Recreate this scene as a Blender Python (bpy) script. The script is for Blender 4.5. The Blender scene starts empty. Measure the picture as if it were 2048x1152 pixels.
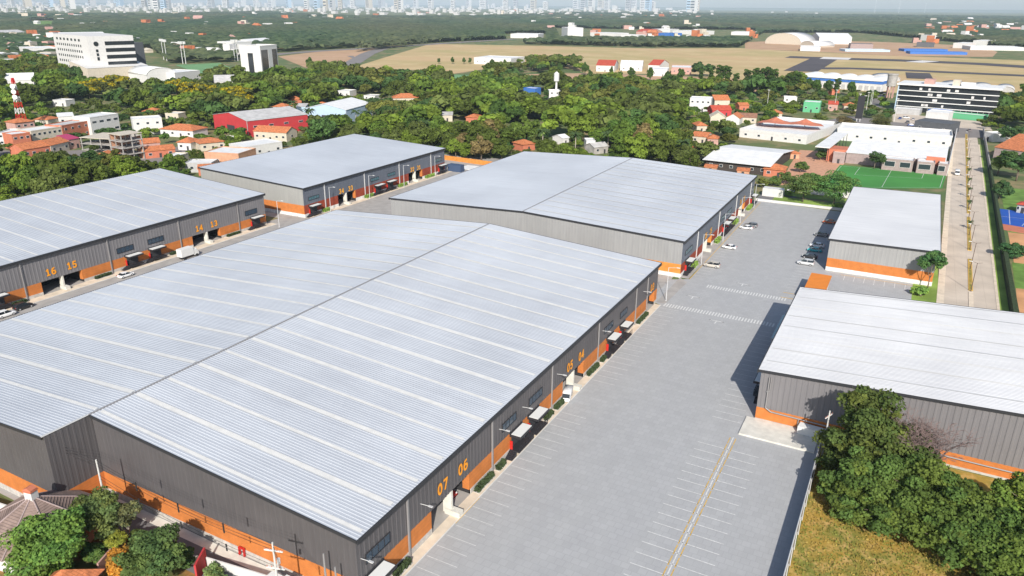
import bpy, math, random
import numpy as np
from mathutils import Vector, Matrix
R_=math.radians
S=bpy.context.scene
# ---------------------------------------------------------------- camera
FPX=1497.48; YAW=-0.489388867; PIT=0.361012604; ROL=0.00751248814; HC=72.0
cp,sp_=math.cos(PIT),math.sin(PIT); cy,sy=math.cos(YAW),math.sin(YAW)
FW=Vector((sy*cp,cy*cp,-sp_)); r0=Vector((cy,-sy,0)); u0=r0.cross(FW)
RT=r0*math.cos(ROL)+u0*math.sin(ROL); UP=-r0*math.sin(ROL)+u0*math.cos(ROL)
cd=bpy.data.cameras.new('camera'); cam=bpy.data.objects.new('camera',cd); S.collection.objects.link(cam)
cam.matrix_world=Matrix(((RT.x,UP.x,-FW.x,0),(RT.y,UP.y,-FW.y,0),(RT.z,UP.z,-FW.z,HC),(0,0,0,1)))
cd.sensor_width=36; cd.lens=36*FPX/2048; cd.clip_start=1; cd.clip_end=120000
S.camera=cam
# ---------------------------------------------------------------- sky, sun, exposure
SUN=Vector((.375,-.755,.545)).normalized()
w=bpy.data.worlds.new('World'); S.world=w; w.use_nodes=True
nt=w.node_tree; bg=nt.nodes['Background']; sk=nt.nodes.new('ShaderNodeTexSky'); sk.sky_type='NISHITA'; sk.sun_disc=False
sk.sun_elevation=math.asin(SUN.z); sk.sun_rotation=math.atan2(SUN.x,SUN.y); sk.altitude=100; sk.air_density=1.0; sk.dust_density=1.2
nt.links.new(sk.outputs[0],bg.inputs[0]); bg.inputs[1].default_value=0.11
sl=bpy.data.lights.new('sun','SUN'); sl.energy=4.7; sl.angle=R_(.53); sl.color=(1,.945,.86)
so=bpy.data.objects.new('sun',sl); so.rotation_euler=SUN.to_track_quat('Z','Y').to_euler(); so.location=(0,0,300); S.collection.objects.link(so)
vs=S.view_settings; vs.view_transform='Standard'; vs.look='None'; vs.exposure=0.32; vs.gamma=1; vs.use_curve_mapping=False
# ---------------------------------------------------------------- ground geometry helpers
def ray(x,y): return FW+RT*((x-1024)/FPX)+UP*((576-y)/FPX)
def G(x,y,z=0.):
    d=ray(x,y); t=(z-HC)/d.z; return Vector((d.x*t,d.y*t,z))
def PX(p):
    v=Vector((p[0],p[1],p[2]-HC)); f=v.dot(FW)
    return (1024+FPX*v.dot(RT)/f,576-FPX*v.dot(UP)/f)
def dist(p): return math.hypot(p[0],p[1])
# ---------------------------------------------------------------- materials
MATS={}
def M(name,col,rough=.75,metal=0.,noise=0.,scale=1.,bump=0.,spec=.3,detail=4,col2=None,thr=None):
    if name in MATS: return MATS[name]
    m=bpy.data.materials.new(name); m.use_nodes=True; n=m.node_tree.nodes; l=m.node_tree.links; b=n['Principled BSDF']
    b.inputs['Roughness'].default_value=rough; b.inputs['Metallic'].default_value=metal; b.inputs['Specular IOR Level'].default_value=spec
    c=(*col,1)
    if noise or col2:
        tc=n.new('ShaderNodeTexCoord'); no=n.new('ShaderNodeTexNoise'); no.inputs['Scale'].default_value=scale; no.inputs['Detail'].default_value=detail
        l.new(tc.outputs['Object'],no.inputs['Vector']); cr=n.new('ShaderNodeValToRGB'); e=cr.color_ramp.elements
        t=thr or (.32,.68); e[0].position,e[1].position=t
        if col2: e[0].color=c; e[1].color=(*col2,1)
        else:
            e[0].color=(*[k*(1-noise) for k in col],1); e[1].color=(*[min(1,k*(1+noise)) for k in col],1)
        l.new(no.outputs['Fac'],cr.inputs[0]); l.new(cr.outputs[0],b.inputs['Base Color'])
        if bump:
            bm=n.new('ShaderNodeBump'); bm.inputs['Strength'].default_value=bump; bm.inputs['Distance'].default_value=.1
            l.new(no.outputs['Fac'],bm.inputs['Height']); l.new(bm.outputs[0],b.inputs['Normal'])
    else: b.inputs['Base Color'].default_value=c
    MATS[name]=m; return m
def over(m,fn):
    """put another node layer between base colour and shader: fn(nodes,links,colour_socket)->socket"""
    n=m.node_tree.nodes; l=m.node_tree.links; b=n['Principled BSDF']; i=b.inputs['Base Color']
    if i.links: s=i.links[0].from_socket
    else:
        q=n.new('ShaderNodeRGB'); q.outputs[0].default_value=i.default_value; s=q.outputs[0]
    l.new(fn(n,l,s),i); return m
def mixc(n,l,fac,a,b,mode='MIX'):
    x=n.new('ShaderNodeMix'); x.data_type='RGBA'; x.blend_type=mode
    if hasattr(fac,'is_output'): l.new(fac,x.inputs[0])
    else: x.inputs[0].default_value=fac
    for v,k in ((a,6),(b,7)):
        if hasattr(v,'is_output'): l.new(v,x.inputs[k])
        else: x.inputs[k].default_value=(*v,1)
    return x.outputs[2]
def brickmul(m,w,h,mort,dark,rot=(0,0,0),sc=1.,off=.5):
    def fn(n,l,s):
        tc=n.new('ShaderNodeTexCoord'); mp=n.new('ShaderNodeMapping'); mp.inputs['Rotation'].default_value=rot; l.new(tc.outputs['Object'],mp.inputs[0])
        br=n.new('ShaderNodeTexBrick'); br.offset=off; br.inputs['Scale'].default_value=sc; br.inputs['Brick Width'].default_value=w; br.inputs['Row Height'].default_value=h
        br.inputs['Mortar Size'].default_value=mort; br.inputs['Color1'].default_value=(1,1,1,1); br.inputs['Color2'].default_value=(dark[1],)*3+(1,); br.inputs['Mortar'].default_value=(dark[0],)*3+(1,)
        l.new(mp.outputs[0],br.inputs[0]); return mixc(n,l,1.0,s,br.outputs[0],'MULTIPLY')
    return over(m,fn)
# ---------------------------------------------------------------- mesh builder
class MB:
    def __init__(s): s.v=[]; s.f=[]
    def add(s,vs,fs):
        k=len(s.v); s.v+= [tuple(p) for p in vs]; s.f+=[tuple(i+k for i in f) for f in fs]; return s
    def box(s,x0,x1,y0,y1,z0,z1,skip=''):
        s.add([(x0,y0,z0),(x1,y0,z0),(x1,y1,z0),(x0,y1,z0),(x0,y0,z1),(x1,y0,z1),(x1,y1,z1),(x0,y1,z1)],
          [(0,3,2,1),(4,5,6,7),(0,1,5,4),(1,2,6,5),(2,3,7,6),(3,0,4,7)]); return s
    def prism(s,pts,z0,z1):
        n=len(pts); s.add([(p[0],p[1],z0) for p in pts]+[(p[0],p[1],z1) for p in pts],
          [tuple(range(n-1,-1,-1)),tuple(range(n,2*n))]+[(i,(i+1)%n,n+(i+1)%n,n+i) for i in range(n)]); return s
    def xprism(s,pts,y0,y1):   # pts in (x,z), extruded along y
        n=len(pts); s.add([(p[0],y0,p[1]) for p in pts]+[(p[0],y1,p[1]) for p in pts],
          [tuple(range(n)),tuple(range(2*n-1,n-1,-1))]+[(i,n+i,n+(i+1)%n,(i+1)%n) for i in range(n)]); return s
    def yprism(s,pts,x0,x1):   # pts in (y,z), extruded along x
        n=len(pts); s.add([(x0,p[0],p[1]) for p in pts]+[(x1,p[0],p[1]) for p in pts],
          [tuple(range(n-1,-1,-1)),tuple(range(n,2*n))]+[(i,(i+1)%n,n+(i+1)%n,n+i) for i in range(n)]); return s
    def quad(s,a,b,c,d): return s.add([a,b,c,d],[(0,1,2,3)])
    def tube(s,a,b,r0,r1=None,n=8,cap=True):
        r1=r0 if r1 is None else r1; a=Vector(a); b=Vector(b); d=(b-a).normalized()
        x=d.orthogonal().normalized(); y=d.cross(x); k=len(s.v)
        for p,r in((a,r0),(b,r1)):
            for i in range(n):
                t=2*math.pi*i/n; q=p+x*(r*math.cos(t))+y*(r*math.sin(t)); s.v.append(tuple(q))
        for i in range(n): s.f.append((k+i,k+(i+1)%n,k+n+(i+1)%n,k+n+i))
        if cap: s.f.append(tuple(k+n-1-i for i in range(n))); s.f.append(tuple(k+n+i for i in range(n)))
        return s
    def path(s,pts,r,n=5):
        for a,b in zip(pts,pts[1:]): s.tube(a,b,r,r,n,False)
        return s
    def mesh(s,name,mat,smooth=False):
        me=bpy.data.meshes.new(name); me.from_pydata(s.v,[],s.f); me.update()
        if isinstance(mat,str): mat=MATS[mat]
        me.materials.append(mat)
        if smooth: me.polygons.foreach_set('use_smooth',[True]*len(me.polygons))
        return me
C=S.collection
def link(name,data,parent=None,loc=None,rz=0):
    o=bpy.data.objects.new(name,data); C.objects.link(o)
    if parent is not None: o.parent=parent
    if loc is not None: o.location=loc
    if rz: o.rotation_euler=(0,0,rz)
    return o
def tag(o,label=None,cat=None,group=None,kind=None):
    if label: o['label']=label
    if cat: o['category']=cat
    if group: o['group']=group
    if kind: o['kind']=kind
    return o
def thing(name,label,cat,loc=(0,0,0),rz=0,group=None): return tag(link(name,None,None,loc,rz),label,cat,group)
def part(name,mb,mat,parent,smooth=False,label=None):
    return tag(link(name,mb.mesh(name,mat,smooth),parent),label)
def struct(name,mb,mat): return tag(link(name,mb.mesh(name,mat)),None,None,None,'structure')
def solo(name,mb,mat,label,cat,loc=(0,0,0),group=None,smooth=False,rz=0):
    return tag(link(name,mb.mesh(name,mat,smooth),None,loc,rz),label,cat,group)
def copytree(o,parent=None):
    c=o.copy(); C.objects.link(c)
    if parent is not None: c.parent=parent
    for ch in list(o.children): copytree(ch,c)
    return c
def sheet(name,pts,z,mat):
    mb=MB(); mb.add([(p[0],p[1],z) for p in pts],[tuple(range(len(pts)))]); return struct(name,mb,mat)
def pxsheet(name,pts,z,mat): return sheet(name,[G(*p) for p in pts],z,mat)
def inpoly(x,y,P):
    c=False; j=len(P)-1
    for i in range(len(P)):
        xi,yi=P[i]; xj,yj=P[j]
        if (yi>y)!=(yj>y) and x<(xj-xi)*(y-yi)/(yj-yi)+xi: c=not c
        j=i
    return c
FOOT=[]; KEEP=[]       # building footprints (world) and the picture boxes of buildings that should stay in view
# ---------------------------------------------------------------- the materials
M('roof metal',(.485,.510,.545),.42,.0,.06,.03,spec=.5)
M('white roof metal',(.64,.64,.64),.45,.0,.05,.05,spec=.5)
M('skylight sheet',(.68,.67,.64),.5,0,.06,.8)
M('grey cladding',(.098,.092,.095),.5,0,.08,.15,spec=.4)
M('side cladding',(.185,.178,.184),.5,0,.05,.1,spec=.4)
M('shaded cladding',(.12,.135,.165),.5,0,.06,.1,spec=.4)  # side facade cladding, its shade put into the base colour
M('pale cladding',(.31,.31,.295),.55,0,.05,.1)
M('mid cladding',(.30,.30,.297),.55,0,.05,.1)
M('orange brick',(.56,.19,.048),.85,0,.07,.6); brickmul(MATS['orange brick'],.4,.2,.012,(.8,.9),(R_(90),0,0))
M('shaded red brick',(.29,.055,.027),.85,0,.12,.9)  # orange band of the side facades, darkened to red as painted shade
M('light orange brick',(.60,.24,.05),.85,0,.12,.9)
M('concrete',(.50,.475,.44),.85,0,.12,.6)
M('white plinth',(.74,.73,.70),.8,0,.06,.5)
M('dark trim',(.035,.036,.04),.5)
M('steel post',(.30,.29,.29),.5,.2)
M('pale steel',(.64,.64,.64),.45,.2)
M('pier concrete',(.62,.60,.54),.85,0,.1,.8)
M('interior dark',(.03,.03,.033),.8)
M('shutter',(.05,.05,.055),.6)
M('window glass dark',(.02,.045,.075),.12,spec=.7)
M('teal glass',(.06,.14,.17),.15,spec=.7)
M('dark frame',(.03,.03,.035),.5)
M('number orange',(.85,.33,.02),.6)
M('number amber',(.83,.40,.05),.6)
M('canopy white',(.70,.70,.68),.5)
M('red panel',(.50,.025,.02),.5)
M('yard paving',(.405,.408,.41),.85,0,.03,.35); brickmul(MATS['yard paving'],1.25,1.25,.06,(.89,.93),(0,0,0),1,.5)
def streak(m,sc,lo,hi=1.04,det=5,pos=(.35,.65)):
    def fn(n,l,s):
        tc=n.new('ShaderNodeTexCoord'); mp=n.new('ShaderNodeMapping'); mp.inputs['Scale'].default_value=sc; l.new(tc.outputs['Object'],mp.inputs[0]); no=n.new('ShaderNodeTexNoise'); no.inputs['Scale'].default_value=1; no.inputs['Detail'].default_value=det; no.inputs['Roughness'].default_value=.6; l.new(mp.outputs[0],no.inputs[0])
        cr=n.new('ShaderNodeValToRGB'); e=cr.color_ramp.elements; e[0].position,e[1].position=pos; e[0].color=(lo,lo,lo*1.01,1); e[1].color=(hi,hi,hi,1); l.new(no.outputs[0],cr.inputs[0]); return mixc(n,l,1.,s,cr.outputs[0],'MULTIPLY')
    return over(m,fn)
streak(MATS['yard paving'],(.35,.05,1),.97,1.01)
for k_ in('roof metal','white roof metal'):
    brickmul(MATS[k_],26,1.1,.0,(1,.965),(0,0,0),1,.5); streak(MATS[k_],(.06,1.3,1),.93,1.02); streak(MATS[k_],(.02,.035,1),.93,1.04)
for k_ in('grey cladding','side cladding','mid cladding','pale cladding','shaded cladding'): streak(MATS[k_],(.9,.9,.10),.94,1.04)
for k_ in('orange brick','shaded red brick','light orange brick'): streak(MATS[k_],(.8,.8,.5),.91,1.04); 
for k_ in('white plinth','concrete'): streak(MATS[k_],(1.5,1.5,1.2),.8,1.05)
M('lane paving',(.36,.34,.32),.9,0,.12,.35)
M('asphalt grey',(.16,.155,.16),.9,0,.12,.4)
M('street concrete',(.55,.47,.385),.9,0,.12,.12); brickmul(MATS['street concrete'],3.4,4.,.06,(.86,.97),(0,0,0),1,0)
M('pale pavement',(.66,.56,.44),.9,0,.12,.5)
M('paint white',(.60,.60,.585),.7,0,.18,3)
M('paint yellow',(.60,.38,.09),.7,0,.15,3)
M('kerb',(.62,.61,.58),.85,0,.08,1)
M('wall white',(.62,.61,.595),.8,0,.06,.6)
M('wall cream',(.55,.49,.40),.8,0,.08,.6)
M('wall grey',(.42,.42,.42),.8,0,.1,.6)
M('wall red',(.47,.045,.05),.7,0,.07,.3)
M('wall pink',(.48,.29,.25),.8,0,.1,.6)
M('wall green',(.12,.42,.22),.8)
M('wall blue',(.05,.16,.48),.7)
M('wall sky blue',(.42,.55,.68),.7,0,.05,.4)
M('wall brick pale',(.55,.30,.19),.85,0,.15,.6)
M('wall mauve brick',(.33,.26,.25),.85,0,.12,.7)
M('wall terracotta',(.50,.17,.10),.8,0,.1,.7)
M('raw concrete',(.36,.34,.32),.9,0,.2,.5)
M('tile orange',(.55,.19,.08),.85,0,.28,1.1); M('tile red',(.50,.085,.05),.85,0,.15,.6); M('tile old',(.33,.17,.11),.85,0,.2,.6)
for k in('tile orange','tile red','tile old'): brickmul(MATS[k],.8,.42,.05,(.72,.9))
M('tile brown',(.25,.185,.16),.85,0,.22,.8)
M('roof white',(.73,.73,.72),.6,0,.07,.3); M('roof grey',(.50,.49,.48),.7,0,.15,.3); M('roof slate',(.10,.105,.115),.7,0,.1,.4)
M('magenta roof',(.42,.05,.13),.7)
M('pane',(.03,.04,.05),.15,spec=.6); M('black glass',(.022,.026,.03),.12,spec=.8)
M('trunk bark',(.16,.125,.095),.95,0,.3,3); M('pale bark',(.42,.37,.31),.95,0,.25,3); M('bare twigs',(.20,.145,.135),.95)
M('lamp pole grey',(.60,.61,.62),.5,.1); M('lamp pole brown',(.11,.075,.06),.6); M('pole concrete',(.55,.54,.52),.85,0,.1,2)
M('cable',(.03,.03,.03),.6); M('tyre',(.02,.02,.02),.8); M('rim',(.6,.6,.62),.35,.5); M('car glass',(.02,.025,.03),.08,spec=.8)
M('headlight',(.75,.75,.75),.2); M('tail light',(.45,.02,.02),.3)
for n,c in dict(silver=(.52,.53,.54),white=(.80,.80,.80),grey=(.16,.165,.17),orange=(.50,.11,.03),teal=(.02,.36,.40),champagne=(.50,.47,.42),black=(.02,.02,.022),red=(.5,.03,.03),blue=(.03,.10,.35)).items():
    M('car '+n,c,.28,.0,spec=.7)
M('turf green',(.06,.24,.05),.95,0,.12,.05); M('turf pale',(.15,.30,.13),.95,0,.12,.05)
M('lawn',(.13,.23,.045),.95,0,.3,.25); M('lawn bright',(.22,.32,.06),.95,0,.35,.08)
M('hedge',(.035,.055,.022),.95,0,.5,2,bump=.6)
M('court blue',(.02,.09,.40),.7,0,.08,.3); M('earth orange',(.55,.29,.14),.95,0,.2,.12)
M('pool blue',(.03,.15,.50),.5)
M('runway',(.085,.075,.08),.9,0,.15,.02); M('runway pale',(.66,.64,.62),.9)
M('highway',(.22,.20,.19),.9,0,.1,.05)
def grass(name,c1,c2,c3,s1,s2):
    m=M(name,c1,.95,0,0,s1,col2=c2,detail=6,thr=(.38,.62))
    def fn(n,l,s):
        tc=n.new('ShaderNodeTexCoord'); no=n.new('ShaderNodeTexNoise'); no.inputs['Scale'].default_value=s2; no.inputs['Detail'].default_value=8; no.inputs['Roughness'].default_value=.65
        l.new(tc.outputs['Object'],no.inputs[0]); cr=n.new('ShaderNodeValToRGB'); cr.color_ramp.elements[0].position=.48; cr.color_ramp.elements[1].position=.66
        l.new(no.outputs[0],cr.inputs[0]); return mixc(n,l,cr.outputs[0],s,c3)
    return over(m,fn)
grass('ground',(.085,.14,.045),(.14,.16,.06),(.30,.22,.12),.012,.05)
grass('dry field',(.52,.36,.19),(.42,.34,.15),(.55,.42,.22),.006,.02)
grass('pink field',(.50,.32,.20),(.46,.30,.17),(.40,.24,.14),.01,.03)
grass('meadow',(.36,.235,.045),(.19,.195,.04),(.52,.34,.12),.17,.45)
grass('garden',(.07,.10,.03),(.13,.12,.04),(.50,.20,.06),.25,.12)
M('block orange',(.70,.22,.03),.7,0,.05,.5)
def foliage(name,c,rnd=.25):
    m=bpy.data.materials.new(name); m.use_nodes=True; n=m.node_tree.nodes; l=m.node_tree.links; b=n['Principled BSDF']
    b.inputs['Roughness'].default_value=.75; b.inputs['Specular IOR Level'].default_value=.15
    a=n.new('ShaderNodeAttribute'); a.attribute_name='Col'; oi=n.new('ShaderNodeObjectInfo')
    x=mixc(n,l,1.,a.outputs['Color'],oi.outputs['Color'],'MULTIPLY'); l.new(x,b.inputs['Base Color'])
    tr=n.new('ShaderNodeBsdfTranslucent'); l.new(x,tr.inputs[0]); ms=n.new('ShaderNodeMixShader'); ms.inputs[0].default_value=.3
    l.new(b.outputs[0],ms.inputs[1]); l.new(tr.outputs[0],ms.inputs[2]); l.new(ms.outputs[0],n['Material Output'].inputs['Surface']); MATS[name]=m
foliage('leaves',None)
M('eave shade wall',(.06,.05,.045),.8)  # shade below the school hall eaves, put into the wall colour
# ---------------------------------------------------------------- warehouses
def ribs(a,b,pitch,depth,fr=.45):
    """profile along a line: list of (s, offset)"""
    n=max(2,int(round((b-a)/pitch))); p=(b-a)/n; out=[]
    for i in range(n):
        s=a+i*p; out+=[(s,0),(s+p*(1-fr),0),(s+p*(1-fr*.8),depth),(s+p*(1-fr*.2),depth)]
    out.append((b,0)); return out
def strip(mb,lo,hi):
    k=len(mb.v); n=len(lo); mb.v+=[tuple(p) for p in lo]+[tuple(p) for p in hi]
    mb.f+=[(k+i,k+i+1,k+n+i+1,k+n+i) for i in range(n-1)]
def arc(cx,cy,rx,ry,a0,a1,n=10): return [(cx+rx*math.cos(math.radians(a0+(a1-a0)*i/n)),cy+ry*math.sin(math.radians(a0+(a1-a0)*i/n))) for i in range(n+1)]
DIG={'0':[arc(.5,.5,.34,.42,0,360,16)],'1':[[(.2,.74),(.5,.92),(.5,.08)],[(.2,.08),(.8,.08)]],'2':[arc(.5,.66,.32,.26,170,-40,10)+[(.18,.08),(.84,.08)]],
 '3':[arc(.46,.70,.32,.22,150,-90,9),arc(.46,.29,.36,.21,90,-150,9)],'4':[[(.7,.06),(.7,.92),(.14,.3),(.92,.3)]],'5':[[(.8,.92),(.26,.92),(.22,.52)]+arc(.46,.33,.36,.25,110,-150,9)],
 '6':[[(.72,.92)]+arc(.52,.36,.36,.56,120,180,4)+arc(.5,.32,.34,.24,180,540,14)],'7':[[(.16,.92),(.84,.92),(.4,.08)]]}
def text_part(s,size,y,z,x,parent,mat,name='unit_number'):
    """painted bold digits, read along +y on a wall facing +x"""
    m=MB(); h=size; w_=size*.66; t_=size*.105
    for i,ch in enumerate(s):
        y0=y+(i-len(s)/2)*w_*1.18+w_*.09
        for st in DIG[ch]:
            P=[(y0+a*w_,z+b*h) for a,b in st]
            for k,(p,q) in enumerate(zip(P,P[1:])):
                d=Vector((q[0]-p[0],q[1]-p[1])); L=d.length
                if L<1e-6: continue
                d/=L; n_=Vector((-d.y,d.x))*t_; e=d*t_*.55; xx=x+.0015*k
                m.add([(xx,p[0]-n_.x-e.x,p[1]-n_.y-e.y),(xx,q[0]-n_.x+e.x,q[1]-n_.y+e.y),(xx,q[0]+n_.x+e.x,q[1]+n_.y+e.y),(xx,p[0]+n_.x-e.x,p[1]+n_.y-e.y)],[(0,1,2,3)])
    return part(name,m,mat,parent)
RD={'side cladding':.035,'grey cladding':.05}
def warehouse(label,x0,x1,y0,y1,zl,zr,ridge=None,yl=None,clad='grey cladding',front='grey cladding',band='orange brick',bandf='orange brick',roof='roof metal',
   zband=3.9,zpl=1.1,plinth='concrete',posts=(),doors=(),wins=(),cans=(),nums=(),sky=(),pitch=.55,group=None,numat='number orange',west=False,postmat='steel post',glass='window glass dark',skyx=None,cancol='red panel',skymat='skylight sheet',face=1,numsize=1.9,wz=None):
    """box hall, long side along y, detailed facade on the x1 side (face=1) or the x0 side (face=-1)"""
    t=thing('warehouse',label,'warehouse',(x0,y0,0),0,group); W=x1-x0; L=y1-y0; yl=(yl if yl is not None else y0)-y0
    FOOT.append([(x0-2,y0+min(yl,0)-2),(x1+2,y0-2),(x1+2,y1+2),(x0-2,y1+2)])
    xr=None if ridge is None else ridge[0]-x0; zt=None if ridge is None else ridge[1]
    def ztop(x):
        if xr is None: return zl+(zr-zl)*x/W
        return zl+(zt-zl)*x/xr if x<xr else zt+(zr-zt)*(x-xr)/(W-xr)
    # roof: ribbed sheets
    ov=.5; secs=[(0-ov,W+ov,yl)] if xr is None else [(-ov,xr,yl),(xr,W+ov,0)]
    rp=MB()
    for a,b,ys in secs:
        pr=ribs(ys-.3,L+.3,pitch,.042)
        nx=2; 
        strip(rp,[(a,y,ztop(max(0,min(W,a)))+o+.12) for y,o in pr],[(b,y,ztop(max(0,min(W,b)))+o+.12) for y,o in pr])
    ro=part('roof',rp,roof,t)
    fa=MB()    # eave gutter and verge trim
    for xx,s in((W+ov,1),(-ov,-1)):
        z=ztop(W if s>0 else 0); a=xx if s>0 else xx-.18; fa.box(a,a+.18,(yl if s<0 else 0)-.35,L+.35,z-.5,z+.17)
    for a,b,ys in secs:
        for yy in(ys-.42,L+.32):
            za,zb=ztop(max(0,a)),ztop(min(W,b)); fa.add([(a,yy,za-.28),(b,yy,zb-.28),(b,yy,zb+.2),(a,yy,za+.2),(a,yy+.1,za-.28),(b,yy+.1,zb-.28),(b,yy+.1,zb+.2),(a,yy+.1,za+.2)],[(0,1,2,3),(7,6,5,4),(3,2,6,7),(0,4,5,1)])
    part('eave_trim',fa,'dark trim' if clad!='pale cladding' else 'pale steel',ro)
    if xr is not None:
        rc=MB().xprism([(xr-.22,zt+.2),(xr,zt+.27),(xr+.22,zt+.2),(xr,zt+.1)],max(yl,0)-.35,L+.35); part('ridge_cap',rc,'steel post',ro)
        if yl<0: part('ridge_cap',MB().xprism([(xr-.35,zt+.2),(xr,zt+.27),(xr+.04,zt+.1)],yl-.35,-.35),'pale steel',ro)
    for y,wd in sky:
        y-=y0
        for a,b,ys in secs:
            if skyx is not None and xr is not None and ((skyx=='R')!=(a>0)): continue
            if y<ys: continue
            e0,e1=a+.6,b-.5
            m=MB(); za,zb=ztop(max(0,e0))+.23,ztop(min(W,e1))+.23
            m.add([(e0,y,za),(e1,y,zb),(e1,y+wd,zb),(e0,y+wd,za)],[(0,1,2,3)]); part('skylight_strip',m,skymat,ro)
    # front (low y) walls
    fr=MB(); bf=MB(); pf=MB()
    fsecs=[(0,W,0)] if (xr is None or yl==0) else [(0,xr,yl),(xr,W,0)]
    for a,b,ys in fsecs:
        pr=ribs(a,b,.95,.06 if front=='side cladding' else .025)
        if xr is not None and a<xr<b: pr=sorted(pr+[(xr,0)])
        strip(fr,[(x,ys-o,zband) for x,o in pr],[(x,ys-o,ztop(x)) for x,o in pr])
        bf.box(a+.01,b-.01,ys-.02,ys+.25,zpl,zband); pf.box(a,b,ys-.1,ys+.24,-.1,zpl)
    part('front_wall',fr,front,t); part('brick_band',bf,bandf,t); part('plinth',pf,plinth,t)
    if xr is not None and yl<0:      # the step side
        sd=MB(); pr=ribs(yl,0,.95,.025); strip(sd,[(xr+o,y,zband) for y,o in pr],[(xr+o,y,zt) for y,o in pr]); part('step_wall',sd,front,t)
        part('step_band',MB().box(xr-.2,xr+.02,yl+.01,-.03,zpl,zband),bandf,t); part('step_plinth',MB().box(xr-.2,xr+.1,yl,-.11,-.1,zpl),plinth,t)
    bk=MB()
    bk.add([(0,L,0),(W,L,0),(W,L,zr)]+([(xr,L,zt)] if xr is not None else [])+[(0,L,zl)],[tuple(range(5 if xr is not None else 4))])
    part('back_wall',bk,front,t)
    for xx,zz,s in((0,zl,-1),(W,zr,1)):
        m=MB(); ys=yl if s<0 else 0
        if s==face or s==1 or west:
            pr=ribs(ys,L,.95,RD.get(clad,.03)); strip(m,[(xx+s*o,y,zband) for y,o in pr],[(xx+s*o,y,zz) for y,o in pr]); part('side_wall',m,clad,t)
        else:
            m.quad((xx,ys,0),(xx,L,0),(xx,L,zz),(xx,ys,zz)); part('side_wall',m,clad,t); continue
        dd=sorted([(a-y0,b-y0) for a,b,_ in doors]) if s==face else []
        cuts=[]; cur=ys
        for a,b in dd: cuts.append((cur,a)); cur=b
        cuts.append((cur,L))
        for a,b in cuts:
            if b-a<.05: continue
            X0,X1=(xx-.25,xx+.03) if s>0 else (xx-.03,xx+.25)
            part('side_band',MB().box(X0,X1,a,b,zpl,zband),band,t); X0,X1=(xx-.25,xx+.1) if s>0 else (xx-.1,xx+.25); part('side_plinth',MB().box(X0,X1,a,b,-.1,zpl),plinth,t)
    xf=W if face>0 else 0; sg=face
    def bx(m,a,b,ya,yb,za,zb):     # a,b measured outward from the facade
        if sg>0: m.box(xf+a,xf+b,ya,yb,za,zb)
        else: m.box(xf-b,xf-a,ya,yb,za,zb)
    for a,b,pier in doors:
        a-=y0; b-=y0; m=MB()
        d=7
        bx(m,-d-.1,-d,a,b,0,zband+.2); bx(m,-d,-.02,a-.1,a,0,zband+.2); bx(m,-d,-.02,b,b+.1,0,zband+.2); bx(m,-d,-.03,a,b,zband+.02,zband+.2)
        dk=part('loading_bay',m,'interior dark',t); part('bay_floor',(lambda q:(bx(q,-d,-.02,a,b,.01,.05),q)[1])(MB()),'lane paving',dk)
        jm=MB(); bx(jm,-1.2,.035,b-.35,b-.002,zpl,zband); part('door_jamb',jm,bandf,dk)
        m=MB(); bx(m,-3.2,-3.1,a,b,zband-1.2,zband); part('rolled_shutter',m,'shutter',dk)
        if pier:
            m=MB(); p=pier-y0; bx(m,-1.4,.12,p-.22,p+.22,0,zband-.01); bx(m,-.9,1.7,p-.6,p+.6,0,.9); part('door_pier',m,'pier concrete',dk)
    for a,b,za,zb in wins:
        a-=y0; b-=y0; m=MB(); bx(m,.05,.16,a,b,za,za+.12); bx(m,.05,.16,a,b,zb-.12,zb); bx(m,.05,.16,a,a+.12,za+.12,zb-.12); bx(m,.05,.16,b-.12,b,za+.12,zb-.12)
        for k in(1,2,3): yy=a+(b-a)*k/4; bx(m,.05,.15,yy-.04,yy+.04,za+.12,zb-.12)
        wf=part('window',m,'dark frame',t); g=MB(); bx(g,.075,.11,a+.12,b-.12,za+.12,zb-.12); part('pane',g,glass,wf)
    for y in posts:
        m=MB(); y-=y0; bx(m,.1,.32,y-.12,y+.12,-.05,zr-.35); bx(m,.1,.42,y-.2,y+.2,zr-.75,zr-.4); part('downpipe',m,postmat,t)
        for s in(.18,): 
            g=MB(); bx(g,.1,.2,y+.3,y+.4,-.02,zr-.6); part('downpipe',g,postmat,t)
    for a,b in cans:
        a-=y0; b-=y0; m=MB(); bx(m,.08,2.25,a,b,3.45,3.85); bx(m,.06,.2,a,b,3.85,4.1)
        c=part('entrance_canopy',m,'dark frame',t); g=MB(); bx(g,.3,2.1,a+.2,b-.2,3.86,3.93); part('canopy_panel',g,'canopy white',c)
        g=MB(); bx(g,.1,.6,a+.1,a+.25,1.0,2.6); part('side_screen',g,cancol,c)
        g=MB(); bx(g,.12,.2,a+.6,b-.6,1.05,3.3); part('entrance_door',g,'shutter',c)
        g=MB(); bx(g,.1,2.0,a,b,.75,.95)
        for k in range(5): bx(g,.1,1.5,a-.35*(k+1),a-.35*k,.0,.95-.17*(k+1))
        part('landing',g,'dark frame',c)
        g=MB()
        for k in range(6):
            yy=a+(b-a)*k/5; bx(g,1.93,1.98,yy-.03,yy+.03,.95,1.95)
        bx(g,1.92,1.99,a,b,1.9,1.97); bx(g,1.92,1.99,a,b,1.4,1.45); part('railing',g,'dark frame',c)
    for yc,z,s in nums:
        o=text_part(s,numsize,yc-y0,z,xf+.14,t,numat)
    return t
def lampwall(t,x,y,z,x0,y0):
    m=MB().tube((x-x0,y-y0,z),(x-x0+1.5,y-y0,z+.15),.05); m.box(x-x0+1.3,x-x0+2,y-y0-.15,y-y0+.15,z+.1,z+.22); part('wall_lamp',m,'pale steel',t)

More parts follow.
